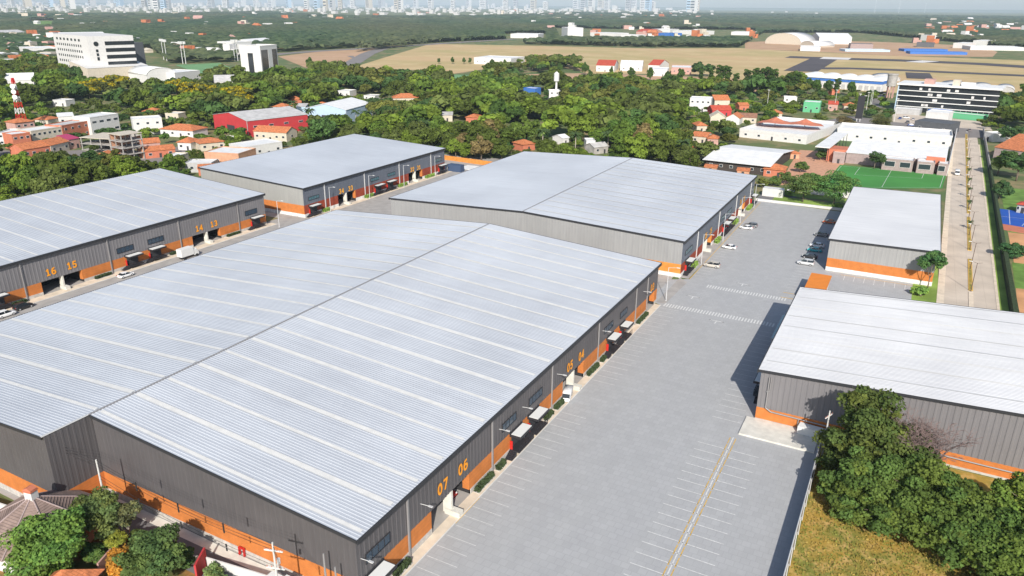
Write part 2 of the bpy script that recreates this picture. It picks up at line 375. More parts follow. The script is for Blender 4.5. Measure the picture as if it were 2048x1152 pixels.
E1=10.7
sk1=[(58.2+6*k,.9 if k%2 else .6) for k in range(20)]
B1=warehouse('largest warehouse, grey and orange, white gable roof, units 03 to 07 facing the yard',-157.5,-52,57.2,177.2,E1,E1,(-102,14),50,
  posts=(67.7,90.9,113.5,136.6,160.3,168.7),doors=((73.4,84.2,78.8),(118.8,129.4,124),(169.9,175.4,None)),
  wins=((58.7,63.8,5.6,7.2),(94.4,99.4,5.6,7.2),(104.2,109.5,5.6,7.2),(140,145.3,5.5,7.),(149.8,154.4,5.5,7.)),
  cans=((57.9,62.2),(97,101.6),(103.6,108.2),(141.6,146),(149.6,153.4)),nums=((76.4,5.4,'07'),(82,5.4,'06'),(121.8,5.0,'05'),(127.4,5.0,'04'),(172.7,4.8,'03')),
  sky=sk1,clad='grey cladding',front='grey cladding',zband=4.0,zpl=1.0,cancol='red panel')
for y in(71,93.5,101.8,116,139,166): lampwall(B1,-52,y,6.8,-157.5,57.2)
lampwall(B1,-52,57.9,7.2,-157.5,57.2)
sk3=[(62+6*k,.5) for k in range(20)]
B3=warehouse('grey and orange warehouse with units 13 to 16, left of the largest warehouse',-246,-194.3,60,182.2,14,E1,
  posts=(75.6,99.3,123.3,146.9,170.2),doors=((79.8,91.5,85.6),(103.6,115,109.3),(151.3,162.5,157)),
  wins=((125.7,131,5.,6.6),(135.8,141.2,5.,6.6),(173.2,178.5,4.9,6.6),(88.5,93,5,6.6)),cans=((127.7,132.4),(135.4,140.2),(175.1,179.9),(90.5,94.5)),
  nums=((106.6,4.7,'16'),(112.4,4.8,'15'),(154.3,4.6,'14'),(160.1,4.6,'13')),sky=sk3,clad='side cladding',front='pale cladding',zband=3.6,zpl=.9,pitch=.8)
B4=warehouse('warehouse with shade painted into its slate blue facade and dark red band, small white gate piers, farthest at left',-240,-188.4,195,287,12.9,E1,
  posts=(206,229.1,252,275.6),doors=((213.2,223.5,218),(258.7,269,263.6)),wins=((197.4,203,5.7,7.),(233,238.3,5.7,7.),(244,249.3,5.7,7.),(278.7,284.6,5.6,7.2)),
  cans=((197.1,202),(234.9,240),(243,248),(281.4,286.4)),nums=((215.3,4.7,'34'),(220.6,4.7,'33'),(261.4,4.7,'32'),(266.3,4.7,'31')),clad='shaded cladding',front='pale cladding',band='shaded red brick',bandf='orange brick',
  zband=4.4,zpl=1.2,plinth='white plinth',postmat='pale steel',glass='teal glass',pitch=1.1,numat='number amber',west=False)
B2=warehouse('pale fronted gable roofed warehouse in the centre with shade painted into its slate blue side facade along the yard',-152.7,-52,199,298,E1,E1,(-102.3,12.7),
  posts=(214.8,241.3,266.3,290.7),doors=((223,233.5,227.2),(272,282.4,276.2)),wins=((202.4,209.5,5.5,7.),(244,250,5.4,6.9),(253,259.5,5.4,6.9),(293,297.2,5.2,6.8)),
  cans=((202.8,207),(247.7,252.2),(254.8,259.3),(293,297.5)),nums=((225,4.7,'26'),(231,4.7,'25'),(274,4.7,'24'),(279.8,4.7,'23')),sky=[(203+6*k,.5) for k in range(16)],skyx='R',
  clad='shaded cladding',front='mid cladding',band='shaded red brick',bandf='light orange brick',zband=3.9,zpl=1.15,plinth='white plinth',postmat='pale steel',glass='teal glass',numat='number amber',pitch=.8)
B5=warehouse('small plain grey and orange warehouse with light roof between the yard and the street',-16.5,11,226.3,302,9.5,9.9,
  clad='mid cladding',front='mid cladding',roof='white roof metal',zband=3.9,zpl=1.2,plinth='white plinth',pitch=1.2)
B6=warehouse('white roofed warehouse at the right edge with brown cladding, behind the big leafy tree',-17.3,45,129.4,177.6,10.2,13.4,
  clad='grey cladding',front='side cladding',roof='white roof metal',zband=2.7,zpl=.4,sky=[(133.5+6.2*k,.22) for k in range(8)],cans=((137,141.5),(145,149.5),(152,156)),face=-1,posts=(),skymat='skylight sheet',west=True)
# bent drainpipe on the front of the right warehouse
m=MB().path([(1.6,-.3,9.2),(1.6,-.3,3.0),(2.6,-.3,2.4),(22,-.3,2.0),(45,-.3,1.8)],.13,6); m.path([(1.9,-.35,9.3),(1.9,-.35,6.5),(1.3,-.35,6.3)],.08,6); m.path([(7.5,-.3,2.3),(7.5,-.3,.2)],.1,6); part('drainpipe',m,'steel post',B6,True)
# glazed awning along the yard side of the right warehouse
t=thing('glass_awning','long dark glazed awning on the yard side of the white roofed warehouse','awning',(-17.4,160,0))
m=MB()
for k in range(8): m.tube((-2.9,1+k*2.1,0),(-2.9,1+k*2.1,3.3),.06); m.tube((-2.9,1+k*2.1,3.3),(0,1+k*2.1,4.2),.06)
part('frame',m,'pale steel',t); part('glass_panel',MB().add([(-3.1,.6,3.38),(0,.6,4.3),(0,16,4.3),(-3.1,16,3.38)],[(0,1,2,3)]),'teal glass',t)
# orange entrance block
t=thing('gatehouse','small flat block with a bright orange roof between the two right hand warehouses','gatehouse',(-18.6,194,0)); FOOT.append([(-19,194),(-13,194),(-13,211),(-19,211)])
part('roof',MB().box(0,5.2,1.5,15.5,3.7,4.05),'block orange',t); part('wall',MB().box(.4,4.8,1.9,15.1,0,3.68),'wall white',t); part('door',MB().box(.35,.42,6,8,.05,2.4),'pane',t)
# ---------------------------------------------------------------- ground, yard, roads
def bigground():
    n=96; rs=[0,60,120,240,480,900,1600,3000,6000,12000,30000,90000]; v=[(0,0,0)]; f=[]
    for r in rs[1:]:
        for i in range(n): a=2*math.pi*i/n; v.append((r*math.cos(a),r*math.sin(a),0))
    for i in range(n): f.append((0,1+i,1+(i+1)%n))
    for k in range(len(rs)-2):
        a=1+k*n; b=a+n
        for i in range(n): f.append((a+i,b+i,b+(i+1)%n,a+(i+1)%n))
    struct('ground',MB().add(v,f),'ground')
bigground()
sheet('lane',[(-196,20),(-152,20),(-152,49),(-101.5,49),(-101.5,54),(-52,54),(-52,178),(-54,200),(-152,200),(-160,330),(-250,318),(-250,190),(-196,190)],.02,'lane paving')
sheet('yard',[(-50.4,40),(-5.3,40),(-5.3,128.9),(-17,128.9),(-16.6,226),(-16.6,300.5),(-51.6,302.5),(-49.2,199),(-54,196),(-54,178),(-50.4,176)],.04,'yard paving')
sheet('pavement',[(-52,57),(-50.4,57),(-50.4,176),(-52,176)],.06,'pale pavement')
sheet('pavement',[(-52,199),(-49.5,199),(-49.5,301),(-52,301)],.06,'lane paving')
sheet('pavement',[(-194.2,60),(-191,60),(-191,184),(-194.2,184)],.06,'pale pavement')
sheet('pavement',[(-188.3,195),(-185.5,195),(-185.5,290),(-188.3,290)],.06,'pale pavement')
sheet('pavement',[(-52,177.3),(-49.6,177.3),(-49,196),(-52,198.9)],.055,'lane paving')
# kerbs
kb=MB().box(-50.4,-50.25,57,176,.0,.1); kb.box(-191,-190.85,60,184,0,.12); struct('kerb',kb,'kerb')
struct('kerb',MB().box(-51.6,-16.7,302.3,303,0,.9),'wall white')
# parking markings
pm=MB()
def line(x0,x1,y0,y1,z=.056,m=None): (m or pm).add([(x0,y0,z),(x1,y0,z),(x1,y1,z),(x0,y1,z)],[(0,1,2,3)])
y=59.2
while y<175:
    if not(116<y<128): line(-50.0,-45.0,y-.05,y+.05)
    y+=2.5
for k in range(14): line(-24.6,-14.1,84.0+2.5*k-.07,84.0+2.5*k+.07)
for k in range(14): line(-24.6,-14.1,49+2.5*k-.07,49+2.5*k+.07)
line(-19.45,-19.25,45,121)
for k in range(19): line(-24.5,-19.4,126.5+2.5*k-.06,126.5+2.5*k+.06)
for k in range(36): line(-48.9,-44.9,203+2.6*k-.06,203+2.6*k+.06)
for k in range(38): line(-24.3,-19.4,203+2.6*k-.06,203+2.6*k+.06)
struct('parking_lines',pm,'paint white')
pm=MB()
for x in(-19.85,-18.85):
    y=46
    while y<121: line(x-.08,x+.08,y,y+2.2,.056,pm); y+=2.5
line(-49.3,-49.1,199,300,.07,pm); line(-50.3,-50.15,77,84,.056,pm)
for k in range(2): line(-24.2,-19.5,197+4*k,197.3+4*k,.056,pm)
struct('yellow_lines',pm,'paint yellow')
pm=MB()
for k in range(38):
    x=-49.6+k*.73; line(x,x+.36,175.5,177.9,.06,pm)
for k in range(29):
    x=-43.4+k*.73; line(x,x+.36,194.6,196.9,.06,pm)
struct('crosswalk',pm,'paint white')
pm=MB()
def arrow(cx,cy,dx,dy):   # T shaped double arrow
    def P(a,b): return (cx+a*dx-b*dy,cy+a*dy+b*dx,.06)
    pm.add([P(-.1,-1.9),P(-.1,1.9),P(.2,1.9),P(.2,-1.9)],[(0,1,2,3)]); pm.add([P(.2,-.15),P(.2,.15),P(1.9,.15),P(1.9,-.15)],[(0,1,2,3)])
    for s in(1,-1): pm.add([P(.05,s*1.9),P(.6,s*1.3),P(-.5,s*1.3)],[(0,1,2)])
arrow(-35.1,202.4,0,-1); arrow(-35.1,172.6,0,-1); arrow(-44.6,186.2,0,-1)
struct('road_arrows',pm,'paint white')
# concrete apron at the right, near wall
struct('apron',MB().box(-18.8,-6,122.4,129.2,0,.35),'pier concrete')
solo('low_tank','' and 0 or MB().prism([(0,0),(6,-.3),(6.2,1.3),(.2,1.8)],0,1.5),'canopy white','low white box against the front of the brown clad warehouse','tank',(-9.6,127.3,.36))
# yard fence on the right
t=thing('boundary_fence','tall grey sheet fence with white top rail along the right side of the yard','fence',(-5.2,60,0))
part('panel',MB().box(-.06,.06,-25,63,0,3.0),'steel post',t)
m=MB().tube((0,-25,3.1),(0,63,3.1),.09,n=6)
for k in range(24): m.tube((.16,-24+k*3.7,0),(.16,-24+k*3.7,3.1),.06,n=6)
part('rail',m,'pale steel',t)
# lot between the orange roof block and the small warehouse
sheet('parking_lot',[(-16.9,204),(11,204),(11,226),(-16.9,226)],.03,'yard paving')
pm=MB()
for k in range(9): line(-11+k*2.6,-10.85+k*2.6,219.5,224,.05,pm)
for k in range(9): line(-11+k*2.6,-10.85+k*2.6,206,210,.05,pm)
struct('parking_lines',pm,'paint white')
pm=MB(); line(-12,10,224,224.25,.05,pm); struct('yellow_lines',pm,'paint yellow')
sheet('lawn',[(11.1,205),(13.2,212),(12.6,240),(12.6,330),(11.1,330),(11.1,226),(6.5,226),(6.5,205)],.05,'lawn bright')
# far end of the yard
sheet('path',[(-52,303),(-40,303),(-38,318),(-17,316),(-16.6,303.2),(-16.6,319),(-40,321),(-52,330)],.05,'asphalt grey')
sheet('lawn',[(-46,304),(-17,303.2),(-17,312),(-40,314),(-46,318)],.06,'lawn bright')
sheet('lawn',[(-47,318),(-17,316),(-17,323),(-47,325)],.065,'lawn bright')
solo('boundary_wall',MB().box(0,27,0,.3,0,3),'wall white','white wall behind the lawn at the far end of the yard, two trees before it','wall',(-43.5,326,0),rz=-.03)
solo('boundary_wall',MB().box(0,8,0,4.2,0,3.2),'wall white','pale block shaped wall beside the far corner of the centre warehouse','wall',(-51,312,0))
solo('boundary_wall',MB().box(0,70,0,.3,0,2.2),'light orange brick','long orange wall behind the slate blue warehouse at its far end','wall',(-205,311,0),rz=-.08)
solo('concrete_pad',MB().box(0,24,0,9,0,.15),'roof white','bright white concrete pad at the far end of the slate blue warehouse','pad',(-187,296,0))
solo('container',MB().box(0,7,0,3,0,3.2).box(.1,6.9,-.05,0,.1,3.1),'wall blue','dark blue container at the far corner of the slate blue warehouse','container',(-188,289,0))
bpy.data.objects['container'].data.materials[0]=M('container navy',(.05,.08,.15),.6)
# ---------------- street on the right with planted median
def sx(y,a): return a+.0215*(y-212)
ys=[195,212,300,400,500,600]
sheet('street',[(sx(y,14.0),y) for y in ys]+[(sx(y,26.0),y) for y in reversed(ys)],.03,'street concrete')
sheet('pavement',[(sx(y,12.3),y) for y in ys[:-1]]+[(sx(y,14),y) for y in reversed(ys[:-1])],.10,'pale pavement')
sheet('pavement',[(sx(y,26.0),y) for y in ys[:-1]]+[(sx(y,26.7),y) for y in reversed(ys[:-1])],.10,'pale pavement')
sheet('verge',[(sx(y,26.7),y) for y in ys[:-1]]+[(sx(y,28.6),y) for y in reversed(ys[:-1])],.09,'lawn bright')
for a,b in((200,226.5),(227.5,259),(269,316),(322,400),(404,540)):
    struct('median_strip',MB().prism([(sx(a,19.7),a),(sx(a,20.8),a),(sx(b,20.8),b),(sx(b,19.7),b)],0,.16),'pale pavement' if a<210 else 'paint yellow')
    if a>=227: sheet('median_lawn',[(sx(a,19.9),a+.4),(sx(a,20.6),a+.4),(sx(b,20.6),b-.4),(sx(b,19.9),b-.4)],.17,'meadow')
hm=MB().prism([(sx(200,28.8),200),(sx(200,30.0),200),(sx(420,29.7),420),(sx(420,28.9),420)],0,2.6)
solo('hedge',hm,'hedge','long dark clipped hedge running along the right side of the street','hedge')
solo('boundary_wall',MB().prism([(sx(420,29.2),420),(sx(420,29.6),420),(sx(560,29.6),560),(sx(560,29.2),560)],0,2.6),'raw concrete','grey wall beyond the hedge along the far part of the street','wall')
sheet('playground',[(30,150),(90,150),(110,330),(34.5,330),(33,262),(30.6,215)],.03,'earth orange')
sheet('lawn',[(31.5,236),(60,240),(60,262),(32.5,262)],.05,'lawn')
sheet('lawn',[(34,300),(80,300),(84,380),(36,380)],.05,'lawn')
sheet('court',[tuple(G(*p)[:2]) for p in((1992,417),(2060,425),(2060,457),(1994,446))],.07,'court blue')
sheet('court_apron',[tuple(G(*p)[:2]) for p in((1993,446),(2060,457),(2060,470),(1996,458))],.06,'wall terracotta')
pm=MB()
p=[G(1992,431,.09),G(2060,439,.09)]; d=(p[1]-p[0]).normalized(); nrm=Vector((-d.y,d.x,0))*.08
pm.quad(p[0]-nrm,p[1]-nrm,p[1]+nrm,p[0]+nrm)
for a,b in(((2018,420),(2020,449)),((2048,447),(2044,452))):
    p=[G(*a,.09),G(*b,.09)]; d=(p[1]-p[0]).normalized(); nrm=Vector((-d.y,d.x,0))*.09; pm.quad(p[0]-nrm,p[1]-nrm,p[1]+nrm,p[0]+nrm)
struct('court_lines',pm,'paint white')
# front service lane + garden edge
sheet('service_lane',[(-101.8,56.9),(-52.2,56.9),(-52.2,40),(-62,51.0),(-101.8,51.5)],.05,'asphalt grey')
sheet('pavement',[(-101.8,56.9),(-52.2,56.9),(-52.2,55.4),(-101.8,55.4)],.07,'pier concrete')
sheet('garden',[(-160,20),(-58,20),(-62,51),(-92,51.4),(-103,48.6),(-160,48.4)],.06,'garden')
sheet('meadow',[(-5,30),(80,30),(80,129),(-5,129)],.03,'meadow')
# football pitch in the middle right
gp=[G(1680,330),G(1893,349),G(1884,377),G(1640,377)]
sheet('football_pitch',[p[:2] for p in gp],.06,'turf green')
pm=MB()
def pline(a,b,z=.09,wd=.08,m=None):
    a=Vector((a[0],a[1],z)); b=Vector((b[0],b[1],z)); d=(b-a).normalized(); n_=Vector((-d.y,d.x,0))*wd; (m or pm).quad(a-n_,b-n_,b+n_,a+n_)
def lerp4(u,v): return gp[3].lerp(gp[2],u).lerp(gp[0].lerp(gp[1],u),v)
for a,b in(((.02,.05),(.02,.95)),((.98,.05),(.98,.95)),((.02,.95),(.98,.95)),((.02,.05),(.98,.05)),((.5,.05),(.5,.95)),((.2,.6),(.8,.6)),((.2,.6),(.2,.95)),((.8,.6),(.8,.95))): pline(lerp4(*a),lerp4(*b))
struct('pitch_lines',pm,'paint white')
g=G(1774,334); t=thing('football_goal','small white football goal at the far side of the green pitch','goal',tuple(g[:2])+(0,))
m=MB().tube((-4,0,0),(-4,0,2.4),.1,n=6).tube((4,0,0),(4,0,2.4),.1,n=6).tube((-4,0,2.4),(4,0,2.4),.1,n=6).tube((-4,0,2.4),(-4,1.5,0),.06,n=5).tube((4,0,2.4),(4,1.5,0),.06,n=5)
part('frame',m,'paint white',t)
# ---------------- hedges in planters by the loading facades
def hedge(x0,x1,y0,y1,h,label,grp,seed):
    rnd=np.random.RandomState(seed); m=MB(); n=int((y1-y0)*14)+10
    m.box(0,x1-x0,0,y1-y0,0,.18)
    o=tag(link('planter_hedge',m.mesh('planter_hedge','concrete'),None,(x0,y0,0)),label,'hedge',grp)
    q=MB()
    for k in range(n*6):
        c=Vector((rnd.uniform(.15,x1-x0-.15),rnd.uniform(.15,y1-y0-.15),rnd.uniform(.2,h))); u=Vector(rnd.normal(size=3)).normalized()*.22; v=u.orthogonal().normalized()*.2
        q.quad(c-u-v,c+u-v,c+u+v,c-u+v)
    part('foliage',q,'shrub dark' if h<1.2 else 'shrub light',o)
M('shrub dark',(.035,.055,.02),.9,0,.4,2); M('shrub light',(.17,.27,.05),.9,0,.4,2)
hs=[(63.5,67),(84.8,90.2),(91.6,94.2),(109.6,112.8),(114.2,118.3),(130,135.8),(137.4,139.6),(161,168)]
names=['short dark hedge nearest the bottom corner of the largest warehouse','long dark hedge right after the 06 gate','tiny dark hedge before the first pair of entrance stairs','small dark hedge after the second entrance stairs','dark hedge just before the 05 gate','dark hedge just after the 04 gate','tiny dark hedge before the farther pair of stairs','long dark hedge before the 03 gate']
for k,(a,b) in enumerate(hs): hedge(-51.75,-50.8,a,b,.9,names[k],'hedges along the largest warehouse',k)
for k,(a,b,n_) in enumerate([(95,98.8,'dark hedge left of the 16 gate'),(117.5,122.4,'dark hedge between the 15 gate and the parked white car'),(142,146,'dark hedge beside the white delivery truck'),(164,169.5,'dark hedge right of the 13 gate')]): hedge(-193.9,-192.9,a,b,.8,n_,'hedges along the left warehouse',20+k)
for k,(a,b,n_) in enumerate([(208.5,212,'bright green shrub before the near gate of the centre warehouse'),(236,241,'bright green shrubs after the near gate of the centre warehouse'),(262,266,'bright green shrub between entrance canopies and far gate of the centre warehouse'),(284,290,'farthest bright green shrub along the centre warehouse')]): hedge(-51.6,-50.2,a,b,1.5,n_,'green shrubs along the centre warehouse',40+k)
for k,(a,b,n_) in enumerate([(203.5,207,'green shrub at the near corner of the slate blue warehouse'),(228,233,'green shrub in the middle of the slate blue warehouse'),(250,256,'green shrub before the far gate of the slate blue warehouse'),(270,277,'green shrub after the far gate of the slate blue warehouse')]): hedge(-188.1,-186.8,a,b,1.3,n_,'green shrubs along the slate blue warehouse',60+k)
# ---------------- lamps
def lampproto(h,mat,arm=2.2,dx=1):
    t=thing('street_lamp','x','street lamp')
    part('pole',MB().tube((0,0,0),(0,0,h),.11,.07,8).box(-.2,.2,-.2,.2,0,.12),mat,t)
    part('arm',MB().tube((0,0,h-.1),(dx*arm,0,h+.25),.05,.04,6),mat,t)
    part('lamp_head',MB().box(min(dx*(arm-.1),dx*(arm+.75)),max(dx*(arm-.1),dx*(arm+.75)),-.14,.14,h+.2,h+.32),'canopy white',t)
    return t
lp=lampproto(9.3,'lamp pole grey'); first=[lp]
def place(p,first,x,y,label,group,rz=0,s=1):
    o=first.pop() if first else copytree(p)
    o.location=(x,y,0); o.rotation_euler=(0,0,rz); o.scale=(s,s,s); o['label']=label; o['group']=group; return o
gl='tall lamps beside the warehouses'
for x,y,l in((-50,179.5,'tall pale lamp at the far corner of the largest warehouse by the crosswalk'),(-49.8,213.5,'pale lamp in front of the centre warehouse nearest the camera'),(-49.8,240.5,'pale lamp before the entrance canopies of the centre warehouse'),
    (-49.8,266,'pale lamp after the entrance canopies of the centre warehouse'),(-49.8,290,'farthest pale lamp of the centre warehouse row'),(-187.6,181.5,'pale lamp at the far corner of the left warehouse with units 13 to 16'),
    (-186,206,'pale lamp nearest the near corner of the slate blue warehouse'),(-186,229,'second pale lamp in front of the slate blue warehouse'),(-186,252,'third pale lamp in front of the slate blue warehouse'),(-186,275.5,'farthest pale lamp in front of the slate blue warehouse')):
    place(lp,first,x,y,l,gl)
lq=lampproto(8.2,'lamp pole brown',1.2,-1); first=[lq]; part('arm',MB().tube((0,0,8.1),(1.2,0,8.4),.05,.04,6),'lamp pole brown',lq)
od=['nearest','second nearest','third','fourth','fifth','sixth','seventh','eighth','ninth','tenth','eleventh','twelfth']
for k,y in enumerate((227,248,270,289,315,335,356,378,402,428,456,486)): place(lq,first,sx(y,20.25),y,'brown lamp post on the street median, %s from the camera'%od[k],'lamp posts on the street median')
# ---------------- vehicles
def loft(secs):
    """secs: list of (x, [(y,z)...]) closed loops"""
    m=MB(); n=len(secs[0][1])
    for x,lp_ in secs: m.v+=[(x,a,b) for a,b in lp_]
    for i in range(len(secs)-1):
        for j in range(n): m.f.append((i*n+j,i*n+(j+1)%n,(i+1)*n+(j+1)%n,(i+1)*n+j))
    m.f.append(tuple(range(n-1,-1,-1))); m.f.append(tuple((len(secs)-1)*n+j for j in range(n))); return m
def body_loop(w_,z0,z1): return [(-w_,z0+.12),(-w_*.94,z0),(w_*.94,z0),(w_,z0+.12),(w_,z1-.18),(w_*.86,z1),(-w_*.86,z1),(-w_,z1-.18)]
def car(kind,color,label,x,y,rz,group=None,cat='car',s=1.,name='parked_car'):
    t=thing(name,label,cat,(x,y,.06),rz,group); col='car '+color
    if kind=='van':
        b=loft([(-2.6,body_loop(.9,.45,1.9)),(-2.5,body_loop(.98,.3,2.25)),(1.1,body_loop(.98,.28,2.3)),(1.75,body_loop(.97,.28,1.95)),(2.2,body_loop(.95,.28,1.2)),(2.65,body_loop(.85,.4,.95))]); wl,wr=1.75,-1.7
        gz=loft([(.9,[(-.99,1.25),(.99,1.25),(.92,1.95),(-.92,1.95)]),(1.2,[(-1.0,1.2),(1.0,1.2),(.93,2.0),(-.93,2.0)]),(1.80,[(-.95,1.25),(.95,1.25),(.9,1.97),(-.9,1.97)]),(2.3,[(-.9,1.1),(.9,1.1),(.86,1.26),(-.86,1.26)])]); rf=None
    else:
        suv=kind=='suv'; H=1.68 if suv else 1.42; L=2.3 if suv else 2.25; bz=1.02 if suv else .88
        b=loft([(-L,body_loop(.74,.42,bz-.15)),(-L+.15,body_loop(.86,.3,bz)),(-1.3,body_loop(.9,.24,bz+.03)),(0,body_loop(.91,.22,bz+.02)),(1.1,body_loop(.9,.24,bz)),(L-.45,body_loop(.86,.27,bz-.14)),(L-.08,body_loop(.76,.36,bz-.28)),(L,body_loop(.66,.42,bz-.34))])
        xb=-L+.2 if suv else -1.75; xt=-L+.42 if suv else -1.15
        def lp2(w_,a,b_,w2): return [(-w_,a),(w_,a),(w2,b_),(-w2,b_)]
        gz=loft([(xb,lp2(.78,bz,bz+.06,.76)),(xt,lp2(.84,bz,H-.06,.66)),(.25,lp2(.85,bz,H-.04,.66)),(1.15,lp2(.82,bz-.02,bz+.06,.76))])
        rf=loft([(xt-.02,lp2(.67,H-.09,H-.02,.6)),(-.5,lp2(.69,H-.07,H+.02,.6)),(.32,lp2(.67,H-.08,H-.01,.6))]); wl,wr=1.42,-1.38
        for k in(-.45,):
            q=MB()
            for sd in(-1,1): q.add([(k-.05,sd*.86,bz),(k+.05,sd*.86,bz),(k+.05,sd*.69,H-.05),(k-.05,sd*.69,H-.05)],[(0,1,2,3)])
            part('door_pillar',q,col,t)
    bo=part('body',b,col,t,True); part('windows',gz,'car glass',t)
    if rf: part('roof_panel',rf,col,t)
    for xx in(wl,wr):
        for sd in(-1,1):
            wq=part('wheel',MB().tube((xx,sd*.72,.33),(xx,sd*.93,.33),.33,n=14),'tyre',t); part('rim',MB().tube((xx,sd*.9,.33),(xx,sd*.945,.33),.21,n=10),'rim',wq)
    L=2.62 if kind=='van' else 2.24
    for sd in(-1,1):
        part('headlight',MB().box(L-.28,L-.1,sd*.62-.14,sd*.62+.14,.62,.78),'headlight',t)
        part('tail_light',MB().box(-L-.06 if kind!='van' else -2.62,-L+.08,sd*.66-.11,sd*.66+.11,.75,.95),'tail light',t)
    t.scale=(s,s,s); return t
PI=math.pi; gy='cars parked in the yard'
car('suv','champagne','light grey estate car parked alone nearest the centre warehouse corner',-46.4,212.6,PI,gy,s=1.04)
car('sedan','white','white car parked alone in the middle of the left row of stalls',-46.1,233.3,PI,gy)
car('sedan','white','white car parked beside a dark car in the left row of the yard',-46.2,258.9,PI,gy)
car('suv','grey','dark grey car tucked beside a white car in the left row of the yard',-45.3,262.3,PI,gy)
car('suv','silver','silver car, nearest of the right row by the small warehouse',-22.4,228.6,PI,gy,s=1.06)
car('sedan','black','dark car just behind the silver car in the right row',-22.2,235.8,PI,gy)
car('sedan','teal','turquoise car in the right row of the yard',-21.8,243.6,PI,gy)
car('sedan','white','white car next to the turquoise car',-21.8,249.,PI,gy)
car('sedan','grey','dark grey car half in the shade of the small warehouse',-22.2,262.6,PI,gy)
car('sedan','orange','orange car farthest along the right row',-21.8,281.,PI,gy)
car('van','white','white car standing nose out at the 05 gate',-51.3,119.7,-PI/2+.25,None,s=.82)
car('sedan','white','white car parked before the left warehouse near the 15 gate',-188.3,123.2,PI/2,None)
car('suv','white','white estate car at the left frame edge before the left warehouse',-188.2,90.5,PI/2,None)
car('suv','black','dark car at the left frame edge behind a white estate car',-189.5,95.6,PI/2,None)
car('van','white','white van driving along the street at right',19.2+.8,400,-PI/2,None,'van',name='van')
car('sedan','red','red car inside the 06 gate of the largest warehouse',-55.6,82.0,0,None)
t=thing('delivery_truck','white box truck standing before the left warehouse near the 14 gate','truck',(-187.2,143.6,.06),PI/2)
part('cargo_box',MB().box(-3.2,1.2,-1.1,1.1,.9,3.2),'canopy white',t); part('chassis',MB().box(-3.2,3,-.45,.45,.5,.9),'dark frame',t)
cb=part('cab',loft([(1.35,body_loop(1.02,.5,2.5)),(2.3,body_loop(1.02,.45,2.5)),(2.9,body_loop(.98,.45,1.6)),(3.1,body_loop(.95,.5,1.3))]),'canopy white',t); part('windscreen',loft([(2.25,[(-.95,1.55),(.95,1.55),(.88,2.35),(-.88,2.35)]),(2.95,[(-.9,1.5),(.9,1.5),(.85,1.62),(-.85,1.62)])]),'car glass',cb)
for xx in(2.2,-2.2):
    for sd in(-1,1): part('wheel',MB().tube((xx,sd*.7,.42),(xx,sd*1.02,.42),.42,n=12),'tyre',t)
# ---------------- utility poles and cables at the front
def pole(x,y,h,label,arms=(),mat='pole concrete',az=.3):
    t=thing('utility_pole',label,'utility pole',(x,y,0),az)
    part('post',MB().tube((0,0,0),(0,0,h),.19,.11,8),mat,t)
    for z in arms:
        a=part('crossarm',MB().box(-1.2,1.2,-.07,.07,z-.08,z+.08),'canopy white',t)
        q=MB(); 
        for k in(-1.1,-.5,.5,1.1): q.tube((k,0,z+.08),(k,0,z+.3),.06,.04,6)
        part('insulators',q,'wall terracotta',a)
    return t
pole(-94.5,52.3,11.3,'slim concrete pole with a bracket, behind the trees at lower left')
p=pole(-58.9,50.6,12.2,'concrete pole with two white crossarms before the near corner of the largest warehouse',(11.0,8.4))
part('transformer',MB().tube((.5,0,9.2),(.5,0,9.9),.22,n=10),'pale steel',p)
pole(-55.6,55.3,8.4,'slim grey pole next to the near corner of the largest warehouse',mat='steel post')
pole(-53.6,55.0,7.4,'thinnest grey pole at the near corner of the largest warehouse',mat='steel post')
pole(-4.6,120.9,9.6,'pale pole with crossarm beside the big leafy tree at right',(8.6,),'pole concrete',1.2)
def cablerun(a,b,sag,label,n=16,off=0):
    a=Vector(a); b=Vector(b); pts=[]
    for k in range(n+1):
        u=k/n; q=a.lerp(b,u); q.z-=sag*4*u*(1-u); pts.append(q-a)
    m=MB().path(pts,.022,4)
    for k in(4,8,12): m.box(pts[k].x-.1,pts[k].x+.1,pts[k].y-.05,pts[k].y+.05,pts[k].z-.35,pts[k].z+.1)
    return solo('power_cable',m,'cable',label,'cable',tuple(a),'power cables before the largest warehouse')
for k,z in enumerate((11.2,10.7,10.2)):
    lb='%s thin dark cable across the front of the largest warehouse'%('top','middle','bottom')[k]
    cablerun((-150,53,z+1),(-94.5,52.3,z),.8,lb+', left span'); cablerun((-94.5,52.3,z),(-58.9,50.6,z+.9),.9,lb+', middle span'); cablerun((-58.9,50.6,z+.9),(-38,38,z-.5),1.3,lb+', right span over the yard')
for k,z in enumerate((8.7,8.1)): cablerun((-94.5,52.3,z),(-58.9,50.6,z),.9,'%s of the two lower cables before the orange band of the largest warehouse'%('upper','lower')[k])
t=thing('cooling_unit','pair of white boxes on an orange stand near the bottom pole','cooling unit',(-64.5,53.2,0))
part('cabinet',MB().box(0,2.2,0,1.6,.2,2.4),'canopy white',t); part('cabinet',MB().box(2.5,4,.3,1.7,.2,2.8),'canopy white',t); part('cabinet',MB().box(4.2,5.2,-.2,1,.2,1.6),'wall white',t); part('base',MB().box(-.2,5.4,-.4,1.9,0,.19),'paint yellow',t)
solo('fire_hydrant_frame',MB().box(0,.15,-.3,0,0,1.2).box(.9,1.05,-.3,0,0,1.2).box(0,1.05,-.3,0,1.2,1.35).tube((.5,-.3,.7),(.5,-.7,.7),.12,n=6),'red panel','red pipe frame against the orange front of the largest warehouse','pipe frame',(-73,57,.1))
